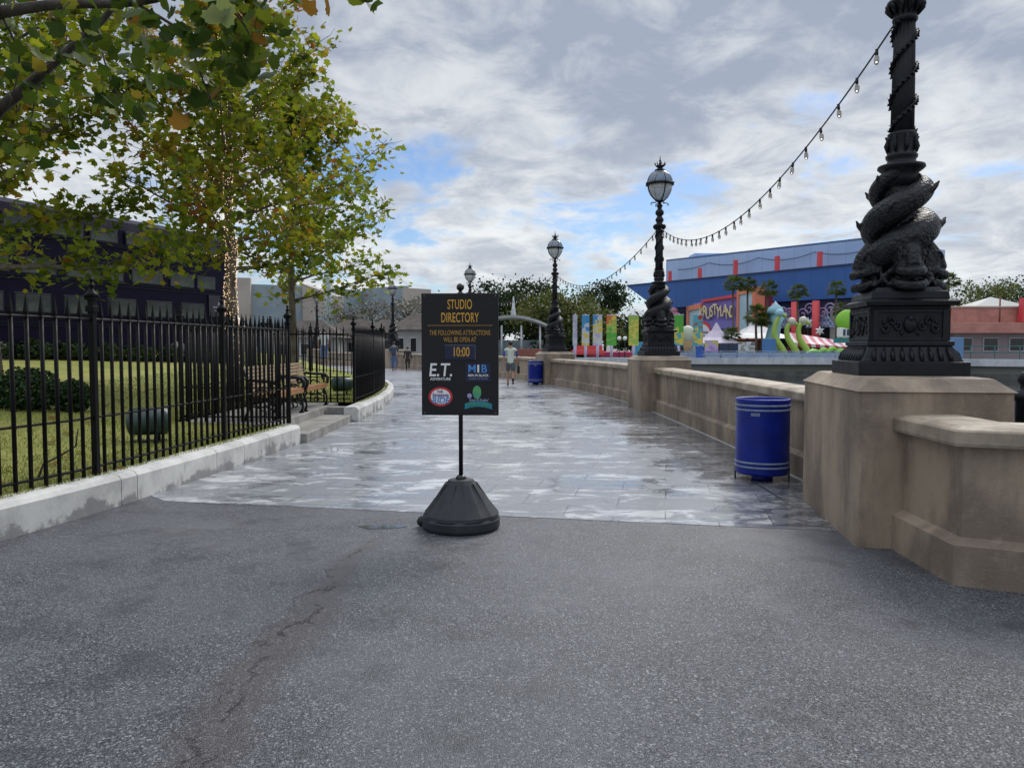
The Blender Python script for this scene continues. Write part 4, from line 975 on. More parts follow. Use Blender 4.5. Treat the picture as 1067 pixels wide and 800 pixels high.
# branches leaning against the railing
tw = MB().tube([(0, 0, 0), (.02, .06, .14), (.17, .10, .22), (.29, .13, .30), (.31, .14, .46)], [.012, .011, .010, .009, .005], 6).build('fallen_branch', bark_dark, None, (-4.42, 7.1, .30))
tag(tw, 'thin bent branch caught behind the nearest railing post', 'branch')

# ================================================================== BUS
busm = pm('dark_purple_paint', (.0045, .0032, .017), (.0065, .0045, .022), 1.5, .25, .4, 0, .05, .002, Specular_IOR_Level=.08)
buswin = pm('bus_window_glass', (.008, .012, .012), (.06, .075, .07), 1.1, .08, bump=.05, Specular_IOR_Level=.3)
bus = empty('triple_decker_bus', (axis0.x, axis0.y, .95)); bus.rotation_euler.z = math.atan2(ad.y, ad.x); LB = (axis1-axis0).length; WB = 2.5; HB = 5.1
# local: +X along the bus away from camera, visible side is -Y
b = MB(); prof = []
for (y, z) in ((-1.25, .35), (-1.25, 1.2), (-1.27, 1.75), (-1.23, 3.2), (-1.2, 4.55), (-1.10, 4.85), (-.8, 5.03), (0, 5.08), (.8, 5.03), (1.10, 4.85), (1.2, 4.55), (1.25, 3.2), (1.25, .35)): prof.append((y, z))
n = len(prof); vs = [(x, y, z) for x in (0, LB) for y, z in prof]
b.add(vs, [tuple(range(n)), tuple(reversed(range(n, 2*n)))] + [(i, (i+1) % n, n+(i+1) % n, n+i) for i in range(n)])
b.build('body', busm, bus)
tr_ = MB()
for z in (1.22, 1.30, 2.62, 2.72, 3.95, 4.02): tr_.box((LB/2, -1.262-.01*(z < 2), z), (LB+.02, .03, .03))
tr_.build('trim', pm('bus_trim', (.012, .010, .03), None, 4, .3, bump=0, Specular_IOR_Level=.15), bus)
frm = pm('bus_window_frame', (.02, .018, .035), None, 4, .3, bump=0, Specular_IOR_Level=.2)
for z, h, lst in ((4.28, .48, [(.6, 1.3), (2.1, 1.3), (3.6, 1.2), (5.0, 1.1), (6.4, 1.2), (7.9, 1.3), (9.4, 1.3)]), (3.02, .52, [(.8, 1.5), (2.6, 1.2), (4.1, 1.6), (5.6, .7), (6.6, 1.4), (8.3, 1.2), (9.6, 1.0)]), (1.9, .62, [(.8, 1.3), (2.4, 1.2), (4.0, 1.2), (5.6, 1.2), (7.2, 1.2), (8.8, 1.2)])):
    for x, w_ in lst:
        f_ = MB().box((0, 0, 0), (w_, .05, h), bev=.02).build('window', frm, bus, (x+w_/2, -1.252, z))
        MB().box((0, -.027, 0), (w_-.1, .012, h-.1)).build('pane', buswin, f_)
for x in (1.8, 8.6):
    wl = MB().tube([(0, -.14, 0), (0, .14, 0)], .50, 24).build('wheel', black_plastic, bus, (x, -1.16, .25)); MB().tube([(0, -.16, 0), (0, -.13, 0)], .24, 16).build('hub', silver, wl)
pl_ = MB().box((0, 0, 0), (1.15, .03, .85)).build('side_panel', pm('bus_panel', (.006, .005, .014), None, 4, .3, bump=0), bus, (LB-.9, -1.285, 2.15))
cr_ = pm('bus_crest', (.22, .20, .30), None, 5, .5, bump=0)
MB().box((0, -.02, .10), (.22, .01, .16)).box((0, -.02, -.04), (.75, .01, .07)).box((0, -.02, -.17), (.6, .01, .05)).build('crest', cr_, pl_)
tag(bus, 'dark purple triple decker bus parked behind the lawn and hedge', 'bus')

# ================================================================== LEFT BACKGROUND
beige = pm('beige_wall', (.46, .41, .36), (.38, .34, .30), .4, .8, bump=.1); bluegrey = pm('blue_grey_panel', (.30, .36, .40), (.24, .30, .34), .5, .7, bump=.1)
roofm = pm('brown_roof', (.10, .085, .075), (.06, .05, .045), 1.5, .9, bump=.3); darkglass = pm('dark_window', (.02, .022, .025), None, 3, .15, bump=0)
r = empty('show_building', (-24, 88, .3))
def px_at(px, Y_): return (px-533.5)/800*Y_
def wallpoly(px0, px1, ztop, Ya, Yb, m_, name='wall', th=1.0, z0=0.0, parent=r, ztop2=None):
    X0, X1 = px_at(px0, Ya), px_at(px1, Yb); d_ = Vector((X1-X0, Yb-Ya)).normalized(); nn = Vector((-d_.y, d_.x))*th
    z2 = ztop if ztop2 is None else ztop2
    A, B = Vector((X0, Ya)), Vector((X1, Yb)); C_, D = B+nn, A+nn
    o = parent.location
    vs = [(p.x-o.x, p.y-o.y, z0) for p in (A, B, C_, D)] + [(A.x-o.x, A.y-o.y, ztop), (B.x-o.x, B.y-o.y, z2), (C_.x-o.x, C_.y-o.y, z2), (D.x-o.x, D.y-o.y, ztop)]
    return MB().add(vs, [(0, 1, 2, 3), (7, 6, 5, 4), (0, 4, 5, 1), (1, 5, 6, 2), (2, 6, 7, 3), (3, 7, 4, 0)]).build(name, m_, parent)
wallpoly(150, 262, 8.6, 82, 84, beige); wallpoly(262, 330, 8.0, 85, 88, bluegrey, 'panel'); wallpoly(316, 352, 8.2, 87, 84, beige, 'panel', ztop2=6.6)
wallpoly(352, 378, 7.6, 86, 90, bluegrey, 'panel'); wallpoly(378, 420, 7.9, 90, 86, bluegrey, 'panel'); wallpoly(420, 449.5, 7.7, 86, 89, beige, 'panel')
wallpoly(330, 449, 4.6, 84, 84, pm('pale_blue_grey_wall', (.36, .42, .44), (.30, .35, .37), .6, .8, bump=.1), 'lower_wall', .8)  # lower wall in mottled pale blue grey
tag(r, 'long pale show building with beige and blue grey facets', 'building')
o = MB().tube([(0, 0, 0), (0, 0, 8.6)], .42, 14).build('tall_cylinder', pm('pale_green_paint', (.34, .42, .40), None, 2, .5, bump=.05), None, (px_at(343, 80), 80, .3)); o.name = 'round_pylon'
tag(o, 'tall pale green round pylon behind the right-hand lawn tree', 'pylon')
ar = MB(); ar.tube([(5.5*math.cos(PI/2*i/16)-5.5, 0, 6.4*math.sin(PI/2*i/16)-1.2) for i in range(17)], .34, 8)
o = ar.build('arched_frame', pm('white_steel', (.65, .70, .72), None, 3, .5, bump=0), None, (px_at(268, 72), 72, .3)); tag(o, 'white curved steel strut beyond the lawn railings', 'arch')
def hut(px, Y_, w_, d_, h, rh, label, wm):
    r = empty('market_hut', (px_at(px, Y_), Y_, .3)); MB().box((0, 0, h/2), (w_, d_, h)).build('wall', wm, r)
    MB().add([(-w_/2-.4, -d_/2-.4, h), (w_/2+.4, -d_/2-.4, h), (w_/2+.4, d_/2+.4, h), (-w_/2-.4, d_/2+.4, h), (-w_*.18, 0, h+rh), (w_*.18, 0, h+rh)], [(0, 1, 5, 4), (1, 2, 5), (2, 3, 4, 5), (3, 0, 4), (0, 3, 2, 1)]).build('roof', roofm, r)
    for x in (-w_*.3, 0, w_*.3):
        f_ = MB().box((x, -d_/2-.02, h*.5), (w_*.16, .08, h*.5)).build('window', white_wall, r); MB().box((x, -d_/2-.07, h*.5), (w_*.13, .04, h*.44)).build('pane', darkglass, f_)
    return tag(r, label, 'hut', 'brown roofed huts')
stucco = pm('pale_stucco', (.42, .42, .40), (.34, .34, .32), .8, .8, bump=.2)
hut(325, 66, 5.5, 4, 1.9, 1.5, 'brown roofed hut behind the farthest lamp', stucco); hut(372, 70, 6, 4, 2.1, 1.5, 'brown roofed hut behind the curved railing', stucco)
hut(405, 70, 3.4, 4, 2.4, 1.2, 'small hut between the fence-end lamp and the sign', stucco); hut(434, 68, 3.6, 4, 2.6, 1.3, 'grey stucco hut with dark window left of the sign', stucco)
# canopy right of the sign
r = empty('white_canopy', (px_at(533, 80), 80, .3)); cvs = MB(); nseg = 20
for i in range(nseg):
    a0, a1 = (i/nseg-.5)*2, ((i+1)/nseg-.5)*2
    z0_, z1_ = 2.2+1.1*(1-a0*a0), 2.2+1.1*(1-a1*a1)
    cvs.add([(a0*4, -2.5, z0_+1), (a1*4, -2.5, z1_+1), (a1*4, 2.5, z1_+1), (a0*4, 2.5, z0_+1), (a0*4, -2.5, z0_+.75), (a1*4, -2.5, z1_+.75), (a1*4, 2.5, z1_+.75), (a0*4, 2.5, z0_+.75)], [(0, 1, 2, 3), (4, 7, 6, 5), (0, 4, 5, 1), (2, 6, 7, 3)])
cvs.build('roof', pm('canopy_grey', (.50, .52, .52), None, 1, .6, bump=.05), r)
for x in (-2.9, -1, 1, 2.9): MB().tube([(x, -2, 0), (x, -2, 3.3)], .1, 8).build('column', white_wall, r)
MB().tube([(.2, 0, 4.2), (.2, 0, 5.2), (.2, 0, 6.3)], [.32, .16, .05], 8).build('spire', white_wall, r)
MB().box((0, .5, .9), (6.5, 3, 1.8)).build('kiosk', pm('kiosk_grey', (.22, .28, .30), (.12, .16, .18), 1, .5), r)
tag(r, 'white curved canopy with a small spire right of the sign', 'canopy')
o = MB().box((px_at(552, 76)+.5, 76, .75), (5.5, .8, .95), bev=.05).build('brick_planter', brick_red); tag(o, 'red brick planter wall above the parapet behind the walker', 'planter')
for k, px in enumerate((557, 574, 590, 602)):
    shrub((px_at(px, 80), 80, .3), (1.7, 1.2, 1.3), ('dark hedge bush beside the white canopy', 'dark hedge bush left of the third lamp foot', 'dark hedge bush right of the third lamp foot', 'dark hedge bush behind the leftmost banner')[k], 60+k, 900, darkgreen, 'hedge_bush', 'hedge bushes beyond the lagoon', .35)

# ================================================================== FAR BANK
r = empty('embankment_wall', (0, 74, -1.2)); rel = [(p[0]-0, p[1]-74) for p in bank]
MB().sweep(rel, [(-.05, -.5), (-.05, 1.0), (.35, 1.05), (.35, 1.62), (-.3, 1.62), (-.3, -.5)]).build('wall', white_wall, r)
MB().sweep(rel, [(.0, -.5), (.0, .42), (.46, .42), (.50, .0), (.50, -.5)]).build('ledge', pm('wet_dark_concrete', (.10, .10, .095), (.05, .05, .05), 1.2, .6, bump=.3), r)
tag(r, 'long white embankment wall across the lagoon', 'wall')
def rail(line, label, m_, n, h=1.05, base=.3, slats=False):
    P = [Vector((p[0], p[1], 0)) for p in line]; r = empty('promenade_railing', (P[0].x, P[0].y, base)); o = P[0]
    for z in (h, h*.55): MB().tube([p-o+Vector((0, 0, z)) for p in P], .035, 5).build('rail', m_, r)
    at, L_ = resample(line, 1)
    for k in range(n+1): q = at(L_*k/n); MB().tube([(q.x-o.x, q.y-o.y, 0), (q.x-o.x, q.y-o.y, h+.05)], .04, 5).build('post', m_, r)
    if slats:
        mb = MB(); q0 = at(0)
        for k in range(n):
            a, b_ = at(L_*(k+.05)/n), at(L_*(k+.95)/n)
            mb.add([(a.x-o.x, a.y-o.y, .12), (b_.x-o.x, b_.y-o.y, .12), (b_.x-o.x, b_.y-o.y, h-.1), (a.x-o.x, a.y-o.y, h-.1)], [(0, 1, 2, 3)])
        mb.build('panel', slats, r)
    return tag(r, label, 'railing', 'railings along the far bank')
bluerail = pm('pale_blue_panel', (.30, .37, .50), (.25, .32, .45), 1, .5, bump=.05)
rail([(13.5, 71.5), (30, 69.3), (33, 67.4)], 'pale blue panel railing in front of the midway stalls', bluerail, 14, .72, slats=bluerail)
rail([(35.5, 66.2), (48, 58.3), (60, 54)], 'teal green railing in front of the pink building', greenmetal, 16, 1.2)
# light blue block behind and navy building
def clad(n_, c, bw, bh):
    m, t = newmat(n_); tc_ = t.n('ShaderNodeTexCoord').outputs['Object']; q = t.n('ShaderNodeSeparateXYZ', i_0=tc_)
    h = t.m('ADD', t.m('MULTIPLY', q.outputs[0], .55), t.m('MULTIPLY', q.outputs[1], -.83)); v_ = t.n('ShaderNodeCombineXYZ', i_0=h, i_1=q.outputs[2]).outputs[0]
    b_ = t.n('ShaderNodeTexBrick', i_Vector=v_); b_.offset = 0; b_.inputs['Color1'].default_value = c+(1,); b_.inputs['Color2'].default_value = tuple(x*.93 for x in c)+(1,); b_.inputs['Mortar'].default_value = tuple(x*.72 for x in c)+(1,)
    b_.inputs['Scale'].default_value = 1; b_.inputs['Mortar Size'].default_value = .05; b_.inputs['Brick Width'].default_value = bw; b_.inputs['Row Height'].default_value = bh
    n_ = t.noise(t.scale(tc_, (1, 1, .2)), .35, 4, .6); finish(t, t.mix(t.m('MULTIPLY', t.ss(n_, .45, .7), .25), b_.outputs[0], tuple(x*.7 for x in c)), .5); return m
def col_m(n_, c, r_=.55): return pm(n_, c, tuple(x*.85 for x in c), .35, r_, bump=.05)
Lb = clad('pale_blue_cladding', (.36, .50, .76), 3.2, 30); Nb = clad('navy_cladding', (.028, .115, .38), 2.4, 30); Nb2 = col_m('dark_navy', (.012, .022, .075)); redc = col_m('bright_red', (.72, .08, .09)); 
r = empty('blue_warehouse', (44, 150, .3))
wallpoly(693, 914, 18.8, 162, 127, Lb, 'block', 25, parent=r)
for px, f in ((697, 0), (728, .13), (765, .30), (808, .48), (852, .66)):
    Y_ = 162-41*((px-693)/(960-693))**.86 - 3; MB().box((px_at(px, Y_)-44, Y_-150, 14.0 if px > 740 else 12.6), (.62, 1.0, 6.6 if px > 740 else 7.6)).build('red_fin', redc, r)
wallpoly(693, 914, 19.2, 162.0, 127.0, col_m('roof_edge', (.10, .17, .33)), 'roof_edge', .3, 18.85, parent=r)
MB().box((px_at(742, 156)-44, 160-150, 19.2), (7, 5, 1.6)).build('roof_unit', Lb, r)
dts = MB()
A_ = Vector((px_at(693, 162), 162)); B_ = Vector((px_at(914, 127), 127)); wn_ = (B_-A_).normalized(); wn_ = Vector((wn_.y, -wn_.x)); wn_ = wn_ if wn_.y < 0 else -wn_
for k in range(128):
    f = .08+.88*k/128; u_ = (f*4) % 1; p = A_.lerp(B_, f)+wn_*.5; dts.ell((p.x-44, p.y-150, 17.6-3.4*u_*(1-u_)), (.10, .10, .13), 5)
dts.build('festoon', wirem, r)
tag(r, 'large pale blue warehouse block with red fins behind the navy building', 'building')
r = empty('navy_building', (30, 112, .3)); L0 = Vector((19.3, 130)); R0 = Vector((42.7, 95)); dd = (R0-L0).normalized(); nn = Vector((-dd.y, dd.x))
if nn.y < 0: nn = -nn
def F(px, out=0.0):     # point of the facade plane (moved forward by out) at column px
    u = (px-533.5)/800; A = L0-nn*out; s_ = (A.x-u*A.y)/(u*dd.y-dd.x); return A+dd*s_
def facade(poly, depth, m_, name, out=0.0, parent=r):
    o = parent.location; vs = []
    for k in (0, 1):
        for px, z in poly:
            p = F(px, out) + nn*depth*k; vs.append((p.x-o.x, p.y-o.y, z))
    n = len(poly); return MB().add(vs, [tuple(range(n)), tuple(reversed(range(n, 2*n)))]+[(i, (i+1) % n, n+(i+1) % n, n+i) for i in range(n)]).build(name, m_, parent)
facade([(652, 11.3), (893, 11.3), (906, 8.6), (906, 7.2), (690, 7.2), (676, 8.2)], 14, Nb, 'upper_storey')
facade([(682, 7.2), (906, 7.2), (906, 0), (700, 0)], 13, Nb2, 'lower_storey', -.6)
facade([(652, 11.42), (893.5, 11.42), (893.5, 11.25), (652, 11.25)], .3, redc if 0 else col_m('roof_rim', (.03, .05, .14)), 'roof_edge', .2)
facade([(864, 6.2), (897, 6.2), (897, 0), (864, 0)], 2, col_m('pale_pier', (.42, .42, .40)), 'pier', .4)
for k in range(9):
    a = 790+k*8.6; facade([(a, 3.6), (a+6.8, 3.6), (a+6.8, .3), (a, .3)], .2, darkglass, 'window', -.5)
for px in (806, 827, 849): p = F(px, 2.2); MB().tube([(p.x-30, p.y-112, 0), (p.x-30, p.y-112, 6.9)], .46, 14).build('red_column', redc, r)
# checked pediments
m, t = newmat('blue_white_check'); ob = t.n('ShaderNodeTexCoord').outputs['Object']; ck_ = t.n('ShaderNodeTexChecker', i_Vector=t.scale(ob, (1, 1, 1)), i_Color1=(.35, .42, .55), i_Color2=(.10, .16, .32), i_Scale=2.6); finish(t, ck_.outputs[0], .6); check = m
for a, b_, zt in ((787, 808, 4.9), (810, 833, 6.2), (838, 868, 5.4)): facade([(a, 3.55), (b_, 3.55), (b_-(b_-a)*.3, zt), (a+(b_-a)*.3, zt)], .35, check, 'pediment', 1.5)
sw = MB(); rn = random.Random(4)
for k in range(13):
    px = 786+k*7; c_ = F(px, 1.7); z = 5.5+rn.uniform(-.5, .6); q = rn.uniform(.5, .9)
    sw.tube([(c_.x-30+dd.x*q*(1-i/18)*math.cos(i*.6), c_.y-112+dd.y*q*(1-i/18)*math.cos(i*.6), z+q*(1-i/18)*math.sin(i*.6)) for i in range(16)], .10, 5)
sw.build('scrollwork', col_m('lilac_scroll', (.38, .28, .50)), r)
deco = MB(); rn = random.Random(9)
for k in range(26):
    px = rn.uniform(690, 712); c_ = F(px, .8); deco.ell((c_.x-30, c_.y-112, rn.uniform(3, 7)), (.5, .3, .5), 8)
deco.build('painted_spots', col_m('pink_spots', (.50, .20, .30)), r)
tag(r, 'angular navy blue building with pointed left prow and red columns', 'building')
# ---- lettered arch
r = empty('lettered_arch', (F(748).x-4, F(748).y-5, .3)); ro = r.location.copy()
arch_o = nn*5
def fac2(poly, depth, m_, name, out=5.0, parent=r): return facade(poly, depth, m_, name, out, parent)
purple = col_m('purple_paint', (.24, .18, .58)); orange = col_m('orange_pink_tiles', (.80, .27, .16)); paleb = col_m('pale_blue_paint', (.46, .66, .78)); maroon = col_m('maroon_paint', (.20, .03, .06)); cream = col_m('cream_letter', (.86, .74, .42)); greyd = col_m('grey_shutter', (.34, .38, .42))
fac2([(722, 7.3), (768, 7.9), (768, 4.2), (722, 4.2)], 1.5, purple, 'header')
fac2([(716, 6.3), (728, 6.6), (728, 0), (716, 0)], 2, paleb, 'side_tower', 5.3)
fac2([(715, 6.9), (729, 7.2), (729, 6.5), (715, 6.2)], 2.2, orange, 'tower_border', 5.5)
fac2([(714.6, 6.9), (716.6, 6.9), (716.6, 0), (714.6, 0)], 2.2, orange, 'tower_border', 5.5)
fac2([(768, 8.2), (783, 8.5), (783, 2.1), (768, 2.4)], 2, paleb, 'side_tower', 5.3)
for pol in ([(766.5, 8.7), (784.5, 9.0), (784.5, 8.3), (766.5, 8.0)], [(766.5, 8.0), (768.6, 8.0), (768.6, 2.0), (766.5, 2.0)], [(782.4, 8.4), (784.5, 8.4), (784.5, 1.8), (782.4, 1.8)], [(766.5, 2.4), (784.5, 2.2), (784.5, 1.5), (766.5, 1.7)]): fac2(pol, 2.2, orange, 'tower_border', 5.5)
fac2([(784.5, 8.4), (789, 8.2), (789, 1.5), (784.5, 1.5)], 3, maroon, 'side_return', 4.6)
fac2([(730, 7.7), (768, 8.2), (768, 7.8), (730, 7.35)], 1.6, redc, 'top_trim', 5.4)
fac2([(728, 4.2), (762, 4.2), (762, 0), (728, 0)], .5, greyd, 'shutter', 4.6)
fac2([(728, 4.7), (763, 4.7), (763, 3.6), (728, 3.6)], 1.0, col_m('violet_valance', (.22, .20, .55)), 'valance', 5.2)
fac2([(762, 4.6), (767, 4.6), (767, 0), (762, 0)], 1.6, purple, 'doorpost', 5.1)
word = 'KRUSTYLAND'
for k, ch in enumerate(word):
    px = 728.5+ (k+.5)*3.5; p = F(px, 5.35); me = text_mesh(ch, 2.2, cream, .46, .12, .02)
    o = link('letter', me, r, (p.x-ro.x, p.y-ro.y, 6.0+.22*math.sin(k*2.1)-.05*abs(k-4.5))); o.rotation_euler.z = math.atan2(dd.y, dd.x)+R(22); o.rotation_euler.y = .06*math.sin(k*3)
p = F(731, 5.9); dsc = link('round_badge', disc(1.55, 1.95, redc), r, (p.x-ro.x, p.y-ro.y, 2.75)); dsc.rotation_euler.z = -.3
link('badge_disc', disc(1.15, 1.5, white_p), dsc, (0, -.05, 0)); link('lettering', text_mesh('RIDE', .95, blue_p, .95, .02, .03, .1), dsc, (0, -.1, -.4)); link('lettering', text_mesh('Simpsons', .55, purple_p, .8, .02, .02), dsc, (0, -.1, .4))
tag(r, 'colourful arch with cream lettering in front of the navy building', 'arch')

# ---- banners
def abstract(nm, cols, vert=True):
    m, t = newmat(nm); ob = t.n('ShaderNodeTexCoord').outputs['Object']; s_ = t.n('ShaderNodeSeparateXYZ', i_0=ob)
    vc = t.n('ShaderNodeTexVoronoi', feature='F1', i_Vector=t.vm('ADD', ob, t.n('ShaderNodeTexNoise', i_Vector=ob, i_Scale=2.0).outputs['Color']), i_Scale=2.3); vr = t.n('ShaderNodeSeparateColor', i_0=vc.outputs['Color']).outputs[0]
    f = t.m('ADD', t.m('MULTIPLY', t.m('DIVIDE', s_.outputs[2], 3.0), .8), t.m('MULTIPLY', t.m('SUBTRACT', vr, .35), .42))
    r_ = t.n('ShaderNodeValToRGB', i_0=f); cr = r_.color_ramp; cr.interpolation = 'CONSTANT'
    while len(cr.elements) < len(cols): cr.elements.new(.5)
    for i, c_ in enumerate(cols): cr.elements[i].position = i/len(cols); cr.elements[i].color = c_+(1,)
    finish(t, r_.outputs[0], .6); return m
W_ = (.60, .62, .66); BL = (.06, .30, .60); YE = (.70, .58, .10); GR = (.10, .42, .06); LG = (.34, .52, .10); OR = (.70, .18, .05); RD = (.50, .04, .05); TL = (.10, .42, .50); LI = (.48, .46, .62)
bpole = col_m('lilac_pole', (.46, .42, .60))
BN = [(599, 73, [LI, W_, LI, W_, LI], 'narrow lilac and white banner, first on the far bank', .45), (610, 73, [YE, W_, BL, BL], 'blue and white banner with a yellow patch low down', .75), (622.5, 73, [LI, W_, YE, W_, BL], 'white banner with a bright blue top', .95),
      (637, 73, [GR, GR, LG, YE, OR], 'green banner with an orange blotch at the top', 1.0), (660, 73, [YE, LG, YE, LG, LG], 'pale yellow green banner nearest the second lamp post', .98), (707, 72, [TL, YE, GR, GR, GR], 'green banner just right of the second lamp post', .95), (727, 72, [TL, YE, TL, RD, TL], 'teal banner with a dark red and yellow cone shape', .98)]
for i, (px, Y_, cols, l_, wf) in enumerate(BN):
    o = empty('banner_pole', (px_at(px, Y_), Y_, .3), R(-8 if px < 700 else -25)); w_ = .95*wf
    MB().tube([(0, 0, 0), (0, 0, 1.25)], .14, 8).tube([(0, .05, 1.2), (0, .05, 4.25)], .05, 8).tube([(-w_/2, .05, 4.12), (w_/2, .05, 4.12)], .04, 6).build('pole', bpole, o)
    cl = MB(); n = 6
    vs = [(w_*(i_/n-.5), -.03+.05*math.sin(i_*1.4+j*.5)-yy, 1.25+2.85*j/5) for yy in (0, .02) for j in range(6) for i_ in range(n+1)]
    fs = [(k*42+j*7+i_, k*42+j*7+i_+1, k*42+(j+1)*7+i_+1, k*42+(j+1)*7+i_) for k in range(2) for j in range(5) for i_ in range(n)]
    cl.add([(x, y, z-1.2) for x, y, z in vs], fs, smooth=True); c_ = cl.build('cloth', abstract('banner_print', cols), o, (0, 0, 1.2))
    tag(o, l_, 'banner', 'banners along the far promenade')
# ---- tents and stalls
def tent(px, Y_, w_, h0, h1, m_, mw, label):
    o = empty('pointed_tent', (px_at(px, Y_), Y_, .3)); n = 4; vs = []; fs = []
    for f, k in ((1, 0), (.55, .28), (.22, .62), (.03, 1)):
        for a in range(4): q = a*PI/2+PI/4; vs.append((w_*.707*f*math.cos(q), w_*.707*f*math.sin(q), h0+(h1-h0)*k))
    for k in range(3):
        for a in range(4): fs.append((k*4+a, k*4+(a+1) % 4, (k+1)*4+(a+1) % 4, (k+1)*4+a))
    MB().add(vs, fs).build('roof', m_, o)
    for a in range(4):
        q = a*PI/2+PI/4; MB().tube([(w_*.68*math.cos(q), w_*.68*math.sin(q), 0), (w_*.68*math.cos(q), w_*.68*math.sin(q), h0)], .06, 6).build('leg', white_wall, o)
    MB().box((0, w_*.2, h0*.5), (w_*.8, .1, h0*.9)).build('back_wall', mw, o); return tag(o, label, 'tent', 'tents on the far bank')
lil = col_m('lilac_canvas', (.62, .55, .68)); whc = col_m('white_canvas', (.70, .70, .70))
tent(746, 76, 3.6, 1.5, 3.5, lil, maroon, 'pointed lilac tent in front of the grey shutter'); tent(787, 82, 6.5, 2.0, 4.0, whc, brick_red, 'wide white tent under the short palms')
def board(px, Y_, w_, h, m_, label, z0=.0, name='display_board'):
    o = empty(name, (px_at(px, Y_), Y_, .3)); MB().box((0, 0, z0+h/2), (w_, .12, h), bev=.02).build('panel', m_, o)
    for s_ in (-1, 1): MB().tube([(s_*w_*.4, .1, 0), (s_*w_*.4, .1, z0+h)], .05, 6).build('leg', white_wall, o)
    return tag(o, label, 'board', 'boards on the far promenade')
board(741, 71, 1.25, 1.75, abstract('lilac_yellow_print', [(.42, .25, .60), (.55, .42, .65), (.60, .55, .20), (.42, .25, .60)]), 'lilac and yellow board under the pointed tent')
nv = col_m('navy_panel', (.03, .05, .10)); board(754, 71, .8, 1.45, nv, 'dark navy board right of the lilac board'); board(764, 71, .85, 1.45, nv, 'dark navy board left of the patterned white stall')
board(729, 71, .7, 1.2, col_m('mid_blue', (.04, .12, .45)), 'royal blue box under the teal banner'); board(668, 75, 1.3, 1.6, col_m('cyan_box_paint', (.06, .36, .60)), 'bright cyan kiosk left of the second lamp foot')
board(777, 72, 1.7, 1.6, abstract('stall_print', [W_, (.3, .3, .25), W_, (.2, .2, .2), W_]), 'white patterned stall front below the white tent'); board(801, 73, 1.3, 1.9, col_m('blue_stall', (.08, .22, .50)), 'blue stall front left of the curling slides')
board(991, 62, 1.9, 1.7, col_m('sky_blue_panel', (.16, .32, .58)), 'sky blue panel left of the pink building', .2)
pf = MB().box((0, 0, .3), (5, 4, .6), bev=.1).build('red_platform', col_m('crimson_deck', (.42, .04, .12)), None, (px_at(632, 84), 84, .3)); tag(pf, 'low crimson platform behind the left banners', 'platform')
pk_ = MB(); pk_.box((0, 0, .55), (3.2, 2, .5), bev=.1); pk_.prism([(-1.4, -.9), (1.4, -.9), (1.0, .9), (-1.0, .9)], .8, 1.25); o = pk_.build('ride_car', redc, None, (px_at(612, 78), 78, .3)); tag(o, 'bright red ride car behind the white and blue banners', 'ride car')
for i, px in enumerate((625, 645, 651)):
    o = empty('globe_lamp', (px_at(px, 80), 80, .3)); MB().tube([(0, 0, 0), (0, 0, 1.8)], .05, 6).build('pole', iron, o); MB().ell((0, 0, 2.0), (.22, .22, .22), 10).build('globe', white_p, o)
    tag(o, ('globe lamp between the blue topped and green banners', 'globe lamp right of the green banner', 'globe lamp left of the yellow banner')[i], 'globe lamp', 'globe lamps behind the banners')
# ---- curling slides
grn = col_m('lime_paint', (.38, .55, .10)); cyn = col_m('pale_cyan_paint', (.30, .55, .65))
for i, (px, hz, m_, l_) in enumerate(((810, 5.0, grn, 'tallest curling lime post with a pale blue cap'), (823, 4.2, grn, 'middle curling lime post'), (835, 4.3, grn, 'right-hand curling lime post with a white ball'))):
    o = empty('curling_post', (px_at(px, 74), 74, .3)); pts = crom([(.9, 0, 0), (.45, 0, .9), (-.25, 0, 2.0), (-.3, 0, 3.0), (.2, 0, hz-.8), (.75, 0, hz-1.0)], 4)
    MB().tube(pts, [.42-.26*k/len(pts) for k in range(len(pts))], 8, flat=.8).build('stem', m_, o); MB().ell((.1, 0, hz-.65), (.42, .4, .4), 10).build('ball', cyn if i == 0 else col_m('ball_cream', (.62, .60, .50)), o)
    tag(o, l_, 'ride decoration', 'curling posts of the ride')
o = empty('blue_ride_tower', (px_at(807, 77), 77, .3)); MB().tube([(0, 0, 0), (-.3, 0, 1.8), (0, 0, 3.4), (.2, 0, 4.6)], [1.0, .7, .6, .9], 10).build('tower', cyn, o); MB().lathe([(.9, 4.4), (.7, 5.0), (.2, 5.4), (.01, 5.7)], n=12).build('cap', cyn, o); tag(o, 'pale blue ride tower behind the tallest lime post', 'ride')
for i, (px, py) in enumerate(((841, 336), (853.5, 345))):
    Y_ = 80; c_ = W(px, py, Y_); o = empty('star_lamp', (c_.x, Y_, .3)); MB().tube([(0, 0, 0), (0, 0, c_.z-.3)], .04, 6).build('pole', iron, o)
    s_ = MB()
    for k in range(6): M = Matrix.Translation((0, 0, c_.z-.3)) @ Matrix.Rotation(k*PI/3, 4, 'Y'); s_.lathe([(.22, 0), (.001, .55)], n=6, M=M)
    s_.build('star', white_p, o); tag(o, ('white star on a pole, upper of two', 'white star on a pole, lower of two')[i], 'star', 'white stars on poles')
